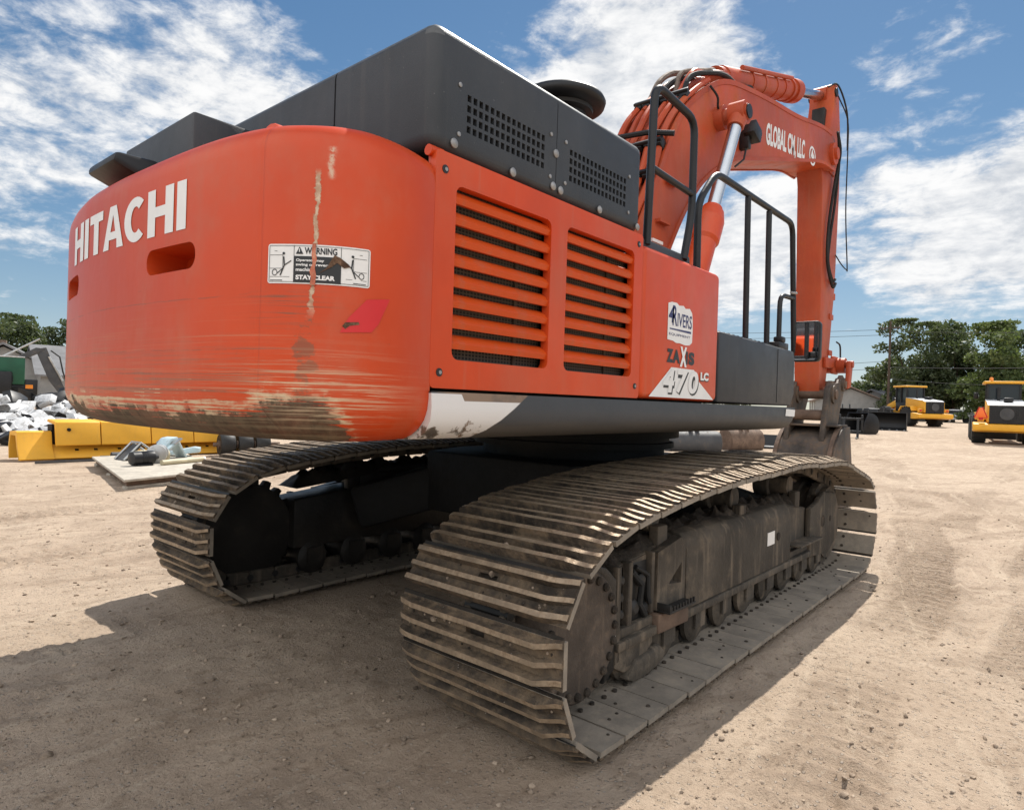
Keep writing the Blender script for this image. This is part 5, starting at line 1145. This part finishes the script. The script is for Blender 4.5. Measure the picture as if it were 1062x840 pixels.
yard('steel_bracket', 'pale blue folded steel bracket, tallest piece on the pallet', 'bracket', M1('paleblue').prism([(-.55,0),(-.10,.52),(.12,.55),(.5,.0),(.42,.0),(.1,.46),(-.06,.44),(-.47,0)], -.16, .16, 'y', .01).prism([(-.35,.22),(.1,.50),(.14,.46),(-.3,.18)], -.26, .26, 'y', .01), (.92,10.6,PZ), 25, None, [('rib', M1('steel').prism([(-.1,.40),(.12,.53),(.15,.50),(-.08,.37)], -.30, .30, 'y'))])
yard('steel_bracket', 'second pale blue bracket lying flat at the right end of the pallet', 'bracket', M1('paleblue').prism([(-.5,0),(.5,.10),(.5,.22),(.35,.24),(-.5,.06)], -.2, .2, 'y', .01), (1.35,11.1,PZ), -30, None, [('rib', M1('steel').bx(-.3,.3,-.05,.05,.1,.16,.01))])
yard('electric_motor', 'black finned electric motor on the pallet', 'motor', M1('black').lathe([(.06,-.3),(.15,-.28),(.16,-.1),(.14,-.09),(.16,-.06),(.14,-.05),(.16,0),(.14,.02),(.16,.06),(.16,.2),(.08,.24),(.04,.34),(.001,.34)], (0,0,.17), 'x', 20), (.05,9.5,PZ), 10, None, [('foot', M1('black').bx(-.2,.15,-.14,.14,0,.04,.005))])
yard('pump', 'grey round pump with a flange next to the black motor', 'pump', M1('steel').lathe([(.10,-.25),(.22,-.22),(.22,-.12),(.13,-.1),(.13,.12),(.2,.14),(.2,.22),(.001,.22)], (0,0,.22), 'x', 20), (.45,9.9,PZ), 60, None, [('flange', M1('darkgrey').bx(-.1,.1,-.2,.2,0,.05,.005))])
yard('canister', 'beige cylinder lying on the left end of the pallet', 'canister', M1('beige').lathe([(.08,-.4),(.15,-.38),(.15,.38),(.08,.4),(.001,.4)], (0,0,.15), 'x', 20), (.38,10.0,PZ), 15, None, [('strap', M1('darkgrey').lathe([(.153,-.1),(.156,-.1),(.156,-.05),(.153,-.05)], (0,0,.15), 'x', 20))])
yard('pale_pipe', 'long cream pipe lying along the front of the pallet', 'pipe', M1('beige').cyl((-.6,0,.06),(.6,0,.06),.06,n=12), (.75,9.5,PZ), 20, None, [('cap', M1('white').cyl((.6,0,.06),(.64,0,.06),.065,n=12))])
yard('angle_iron', 'grey angle-iron frame propped on the pallet left of the tall bracket', 'frame', M1('steel').tube([(-.5,-.2,.02),(-.1,-.2,.42),(.45,-.2,.03)], .03, 6).tube([(-.5,.2,.02),(-.1,.2,.42),(.45,.2,.03)], .03, 6).tube([(-.1,-.2,.42),(-.1,.2,.42)], .03, 6), (.42,10.7,PZ), 10, None, [('plate', M1('darkgrey').prism([(-.5,0),(-.1,.38),(-.05,.36),(-.4,0)], -.18, .18, 'y'))])
# rusted wheels seen under the counterweight
t = thing('steel_wheel_set', 'row of dark rusted steel wheels on an axle, just under the counterweight', 'wheel set', (3.05,12.5,0), R(-12))
for k in range(3): w = part('wheel', M1('frame_dark').lathe([(.08,-.15),(.20,-.17),(.25,-.17),(.285,-.12),(.29,0),(.285,.12),(.25,.17),(.20,.17),(.08,.15)], (k*.42,0,.285), 'x', 28), t); part('hub', M1('rust').lathe([(.10,-.19),(.10,.19),(.001,.19)], (k*.42,0,.285), 'x', 16), w)
part('axle', M1('rust').cyl((-.3,0,.285),(1.3,0,.285),.05,n=12), t)

# heap of white scrap with dark tubs, dark green truck and grapple arm at the left
r = random.Random(4)
lbs = ['curved white scrap panel at the front of the heap', 'white scrap panel tilted against the left tub', 'long white scrap panel behind the two dark tubs', 'small white scrap panel on top of the heap', 'white scrap panel lying flat left of the heap', 'white scrap panel standing upright beside the right tub', 'white bent scrap panel at the back of the heap', 'short white scrap panel above the yellow blade end', 'white scrap panel leaning right at the back', 'narrow white scrap panel lying across the left tub', 'broad white scrap panel at the foot of the grapple', 'white scrap panel hanging over the right tub', 'crumpled white scrap panel between the tubs', 'white scrap panel at the far left of the heap', 'low white scrap panel touching the yellow blade', 'white scrap panel near the counterweight edge', 'twisted white scrap panel under the green truck', 'thin white scrap panel on edge at the heap centre']
spots = []
for k in range(len(lbs)):
    az = R(74.2 + 5.0*((k*7) % 18 + r.random())/18); d_ = 22.5 + 6*r.random(); spots.append((-4.73+d_*math.cos(az), -3.43+d_*math.sin(az), .25 + (d_-21)/8*.75*r.uniform(.6,1.2)))
for lb, (x, y, z) in zip(lbs, spots):
    w, l = r.uniform(.5,1.05), r.uniform(.2,.42); P = smooth([(-w/2,0),(-w/4,r.uniform(.05,.25)),(w/4,r.uniform(.0,.3)),(w/2,r.uniform(-.05,.1))], 4); Q = [(a, c-.04) for a, c in P]
    t = thing('scrap_sheet', lb, 'scrap panel', (x, y, z+tz(x,y)), 0, 'white scrap in the heap'); t.rotation_euler = (R(r.uniform(-40,40)), R(r.uniform(-25,25)), R(r.uniform(0,180)))
    part('panel', M1('scrapwhite').prism([tuple(p) for p in P] + Q[::-1], -l, l, 'y', 0), t); part('flange', M1('scrapwhite').prism([(-w/2,-.12),(w/2,-.10),(w/2,.02),(-w/2,.02)], -l-.03, -l-.001, 'y'), t)
for k in range(90):
    dark = k % 2 == 0
    az = R(74.0 + 5.4*r.random()); d_ = 21.5 + 7.5*r.random(); x, y = -4.73+d_*math.cos(az), -3.43+d_*math.sin(az); z = .12 + (d_-21)/8*.95*r.uniform(.5,1.35); q = r.uniform(.16,.42)
    mb = M1('black' if dark else 'scrapwhite').prism([(-q,0),(-q*.3,q*r.uniform(.1,.5)),(q*.6,q*r.uniform(.2,.6)),(q,0),(q*.5,-q*.25),(-q*.6,-q*.2)], -q*r.uniform(.3,.8), q*.5, 'y', .008)
    o = tag(link('scrap_fragment', mb.mesh('scrap_fragment')), 'small black broken piece in the scrap heap behind the yellow blade' if dark else 'small white broken piece in the scrap heap behind the yellow blade', 'scrap piece', 'small black scrap pieces' if dark else 'small white scrap pieces')
    o.location = (x, y, z + tz(x, y)); o.rotation_euler = (R(r.uniform(-60,60)), R(r.uniform(-50,50)), R(r.uniform(0,360)))
for k, (x, y, lb) in enumerate(((.95,19.6,'dark plastic tub left of centre in the white scrap heap'), (2.35,21.2,'dark plastic tub nearest the counterweight in the scrap heap'), (-.25,19.4,'dark grey tub at the left edge of the photo'))):
    t = thing('tub', lb, 'tub', (x, y, tz(x,y)), R(20*k), 'dark tubs in the scrap heap')
    part('tub_wall', M1('black').prism([(-.5,0),(.5,0),(.56,.62),(.52,.62),(.46,.05),(-.46,.05),(-.52,.62),(-.56,.62)], -.4, .4, 'y', .005).bx(-.54,.54,-.42,-.40,0,.62).bx(-.54,.54,.40,.42,0,.62), t); part('tub_rim', M1('scrapwhite').bx(-.58,.58,-.45,-.40,.62,.66,.01).bx(-.58,.58,.40,.45,.62,.66,.01).bx(-.58,-.52,-.40,.40,.62,.66,.01).bx(.52,.58,-.40,.40,.62,.66,.01), t)
for k in range(6):
    x, y = .25+k*.62, 22.6+k*.62
    t = thing('scrap_block', ['lowest white appliance shell in the scrap heap, far left','white appliance shell left in the scrap heap','white appliance shell at the middle of the scrap heap','white appliance shell right of the middle of the heap','white appliance shell beside the last dark tub','white appliance shell at the right end of the heap'][k], 'appliance shell', (x, y, tz(x,y)), R(r.uniform(0,90)), 'white appliance shells')
    part('shell', M1('scrapwhite').box((0,0,.3),(r.uniform(.6,.9),.6,.62),.04), t); part('opening', M1('under').box((0,-.301,.32),(.4,.012,.36),.0), t)
t = thing('truck', 'dark green truck at the far left edge of the photo', 'truck', (6.0,50.3,tz(6.0,50.3)), R(-13))
part('body', M1('green').bx(-2.6,1.5,-1.1,1.1,1.15,2.9,.06), t); part('roof', M1('scrapwhite').bx(-2.6,1.5,-1.12,1.12,2.9,2.98,.02), t); part('side_vent', M1('black').bx(-.2,.9,-1.112,-1.1,1.3,1.7), t); part('chassis', M1('black').bx(-2.8,2.0,-.95,.95,.45,1.15,.04).bx(1.5,2.2,-1.0,1.0,.5,1.5,.05), t); part('side_lamp', M1('amber').bx(1.55,1.95,-1.03,-1.0,.9,1.15), t)
for x in (-2.0,-.9,1.2):
    for y in (-.9,.9): w = part('tyre', M1('rubber').lathe([(.28,y-.16),(.5,y-.16),(.52,y),(.5,y+.16),(.28,y+.16)], (x,0,.52), 'y', 22), t); part('rim', M1('steel').lathe([(.28,y-.12),(.28,y+.12),(.06,y+.05),(.001,y+.05)], (x,0,.52), 'y', 16), w)
t = thing('grapple_arm', 'dark steel arm bent over the white scrap heap', 'machine arm', (8.2,48.9,tz(8.2,48.9)-.1), R(-13))
part('boom', M1('darkgrey').prism([(-2.6,2.3),(-.4,3.75),(.1,3.70),(-.3,3.35),(-2.5,2.1)], -.18, .18, 'y', .02).use('steel').cyl((-2.6,0,2.75),(-.2,0,4.35),.06,n=8), t)
part('dipper', M1('darkgrey').prism([(-.45,3.65),(.15,3.8),(.75,2.2),(1.55,.4),(1.2,.35),(.35,1.6)], -.16, .16, 'y', .02), t); part('dipper_cylinder', M1('steel').cyl((.3,-.2,3.2),(1.1,-.2,1.6),.08,n=10).use('rubber').tube([(.4,-.25,3.6),(.9,-.3,3.2),(1.1,-.28,2.2),(1.3,-.25,1.6)],.05,6), t)
part('counterweight', M1('black').box((-2.4,0,1.2),(1.6,1.4,1.8),.1), t)

# ================================================================== SKY, SUN, CAMERA
SUN_EL, SUN_AZ = R(54), R(16)                                        # azimuth from +X towards +Y
w = bpy.data.worlds.new('World'); scn.world = w; w.use_nodes = True; nt = w.node_tree; nt.nodes.clear(); b = NB(nt)
out = b.n('ShaderNodeOutputWorld'); bg = b.n('ShaderNodeBackground'); nt.links.new(bg.outputs[0], out.inputs[0])
sky = b.n('ShaderNodeTexSky', sky_type='NISHITA', sun_disc=False, sun_elevation=SUN_EL, sun_rotation=PI/2-SUN_AZ, altitude=1500, air_density=1.0, dust_density=.25, ozone_density=2.0)
D = b.n('ShaderNodeTexCoord').outputs['Generated']; dx, dy, dz_ = b.sep(D)
def dirv(az, el): return Vector((math.cos(R(az))*math.cos(R(el)), math.sin(R(az))*math.cos(R(el)), math.sin(R(el))))
def dot(v, k): return b.n('ShaderNodeVectorMath', {0: v, 1: tuple(k)}, operation='DOT_PRODUCT').outputs['Value']
CLOUDS = [
    # azimuth, elevation, half width, half height (deg), slope, weight
    (76, 21, 9, 6, -20, .72), (66, 22, 10, 4.2, -16, .72), (57, 20, 9, 4.5, -10, .72), (64, 27.5, 5.5, 2.6, -14, .62), (78, 13, 8, 3, -14, .50), (48, 17, 7, 5, 0, .7), (80, 9, 8, 1.6, -8, .46), (86, 14, 8, 2.4, -12, .58),
    (31, 27, 7.2, 6.5, 10, 1.15), (24, 25.5, 4.2, 3.6, 25, .75), (36, 22, 7, 5.5, 0, .9), (29, 33, 8, 5, 0, .8),
    (6.5, 14.2, 6.6, 4.6, 16, 1.15), (0.5, 16.5, 5.0, 4.2, 0, 1.1), (9.5, 9.8, 4.2, 2.0, 25, .85), (-6, 14, 7, 5, 0, 1.0), (2.5, 11, 5, 2.6, 18, .9),
    (12, 24.5, 4.2, 2.0, 30, .62), (7, 26.2, 3.6, 1.1, 28, .52), (15.5, 22.5, 3.2, 1.4, 30, .5), (12, 17.5, 2.0, 1.2, 0, .55),
    (20.5, 14.0, 5.0, 5.2, 30, 1.5), (25, 11, 6, 3.2, 0, 1.1), (17, 8.5, 4, 1.0, 10, .45),
    (-50, 30, 28, 16, 0, 1.1), (120, 30, 25, 14, 20, 1.0), (165, 28, 32, 20, 0, 1.4), (-110, 32, 34, 22, 0, 1.4), (-160, 40, 30, 25, 0, 1.4), (215, 62, 40, 22, 0, 1.2)]  # last row: unseen clouds behind and overhead, added to fill the shaded side
tot = None
for az, el, hw, hh_, sl, wt in CLOUDS:
    c0 = dirv(az, el); a_ = Vector((-math.sin(R(az)), math.cos(R(az)), 0)); u_ = c0.cross(a_); u_ = u_ if u_.z > 0 else -u_
    e1 = a_*math.cos(R(sl)) + u_*math.sin(R(sl)); e2 = -a_*math.sin(R(sl)) + u_*math.cos(R(sl))
    p_ = b.m('DIVIDE', dot(D, e1), math.sin(R(hw))); q_ = b.m('DIVIDE', dot(D, e2), math.sin(R(hh_)))
    rr_ = b.m('ADD', b.m('MULTIPLY', p_, p_), b.m('MULTIPLY', q_, q_)); gsn = b.m('MULTIPLY', b.m('EXPONENT', b.m('MULTIPLY', rr_, -.9)), wt)
    gsn = b.m('MULTIPLY', gsn, b.m('GREATER_THAN', dot(D, c0), 0.0)); tot = gsn if tot is None else b.m('ADD', tot, gsn)
inv = b.m('DIVIDE', 1.0, b.m('ADD', b.m('MAXIMUM', dz_, 0.0), .16)); pl = b.comb(b.m('MULTIPLY', dx, inv), b.m('MULTIPLY', dy, inv), 0.0)
nA = b.noise(pl, 1.5, 9, .60, .35); nB = b.noise(b.vmul(pl, (1, .7, 1)), 8.0, 9, .64, .3); nC = b.noise(b.vmul(D, (1, 1, 2.2)), 15.0, 9, .64, .3)
nz = b.m('ADD', b.m('MULTIPLY', nA, .36), b.m('ADD', b.m('MULTIPLY', nB, .28), b.m('MULTIPLY', nC, .36)))
f = b.m('ADD', b.m('SUBTRACT', b.m('MULTIPLY', tot, .84), .54), b.m('MULTIPLY', b.m('SUBTRACT', nz, .5), 4.9))
cov = b.m('MULTIPLY', b.ss(f, -.18, .62), b.ss(dz_, -.01, .05))
shd = b.ss(b.m('ADD', b.m('MULTIPLY', nC, .6), b.m('MULTIPLY', nB, .4)), .34, .60)
CB = 5.0
fill_gain = b.m('ADD', 1.0, b.m('MULTIPLY', b.ss(dot(D, (-.80, -.55, .2)),   -.1, .7), .80))          # added fill: unseen clouds opposite the sun made brighter
ccol = b.mix(shd, (CB*.60, CB*.64, CB*.70), (CB, CB*1.0, CB*1.0))
skc = b.mix(.5, sky.outputs[0], sky.outputs[0])
cmp = b.n('ShaderNodeVectorMath', {0: skc, 1: (.10, .10, .10)}, operation='MULTIPLY').outputs[0]; cmp = b.n('ShaderNodeVectorMath', {0: cmp, 1: (1, 1, 1)}, operation='ADD').outputs[0]
skc = b.n('ShaderNodeVectorMath', {0: skc, 1: cmp}, operation='DIVIDE').outputs[0]
hs = b.n('ShaderNodeHueSaturation', {'Saturation': 1.26, 'Value': .76, 'Color': skc})
ccol = b.n('ShaderNodeVectorMath', {0: ccol, 1: b.comb(fill_gain, fill_gain, fill_gain)}, operation='MULTIPLY').outputs[0]
colr = b.mix(cov, hs.outputs[0], ccol)
nt.links.new(colr, bg.inputs[0]); bg.inputs[1].default_value = .15
L = bpy.data.lights.new('sun', 'SUN'); L.energy = 5.0; L.angle = R(.53); L.color = (1.0, .955, .88)
so = bpy.data.objects.new('sun', L); COL.objects.link(so)
sd = Vector((math.cos(SUN_AZ)*math.cos(SUN_EL), math.sin(SUN_AZ)*math.cos(SUN_EL), math.sin(SUN_EL))); so.rotation_euler = sd.to_track_quat('Z', 'Y').to_euler(); so.location = sd*30

yaw, pitch, roll = R(40.644), R(-.228), R(-1.827)
fwd = Vector((math.cos(yaw)*math.cos(pitch), math.sin(yaw)*math.cos(pitch), math.sin(pitch))); rt = Vector((math.sin(yaw), -math.cos(yaw), 0)); dn = fwd.cross(rt)
r2 = rt*math.cos(roll) + dn*math.sin(roll); d2_ = -rt*math.sin(roll) + dn*math.cos(roll)
cam = bpy.data.cameras.new('camera'); cam.sensor_width = 36; cam.lens = 683.9/1062*36; cam.clip_end = 6000; cam.clip_start = .05
co_ = bpy.data.objects.new('camera', cam); COL.objects.link(co_)
co_.matrix_world = Matrix.Translation((-4.73,-3.43,1.55)) @ Matrix((r2, -d2_, -fwd)).transposed().to_4x4(); scn.camera = co_
scn.view_settings.view_transform = 'Standard'; scn.view_settings.look = 'None'; scn.view_settings.gamma = 1.0; scn.view_settings.exposure = .40
scn.view_settings.use_curve_mapping = False
scn.render.engine = 'CYCLES'; scn.cycles.use_denoising = True; scn.cycles.max_bounces = 8; scn.render.film_transparent = False
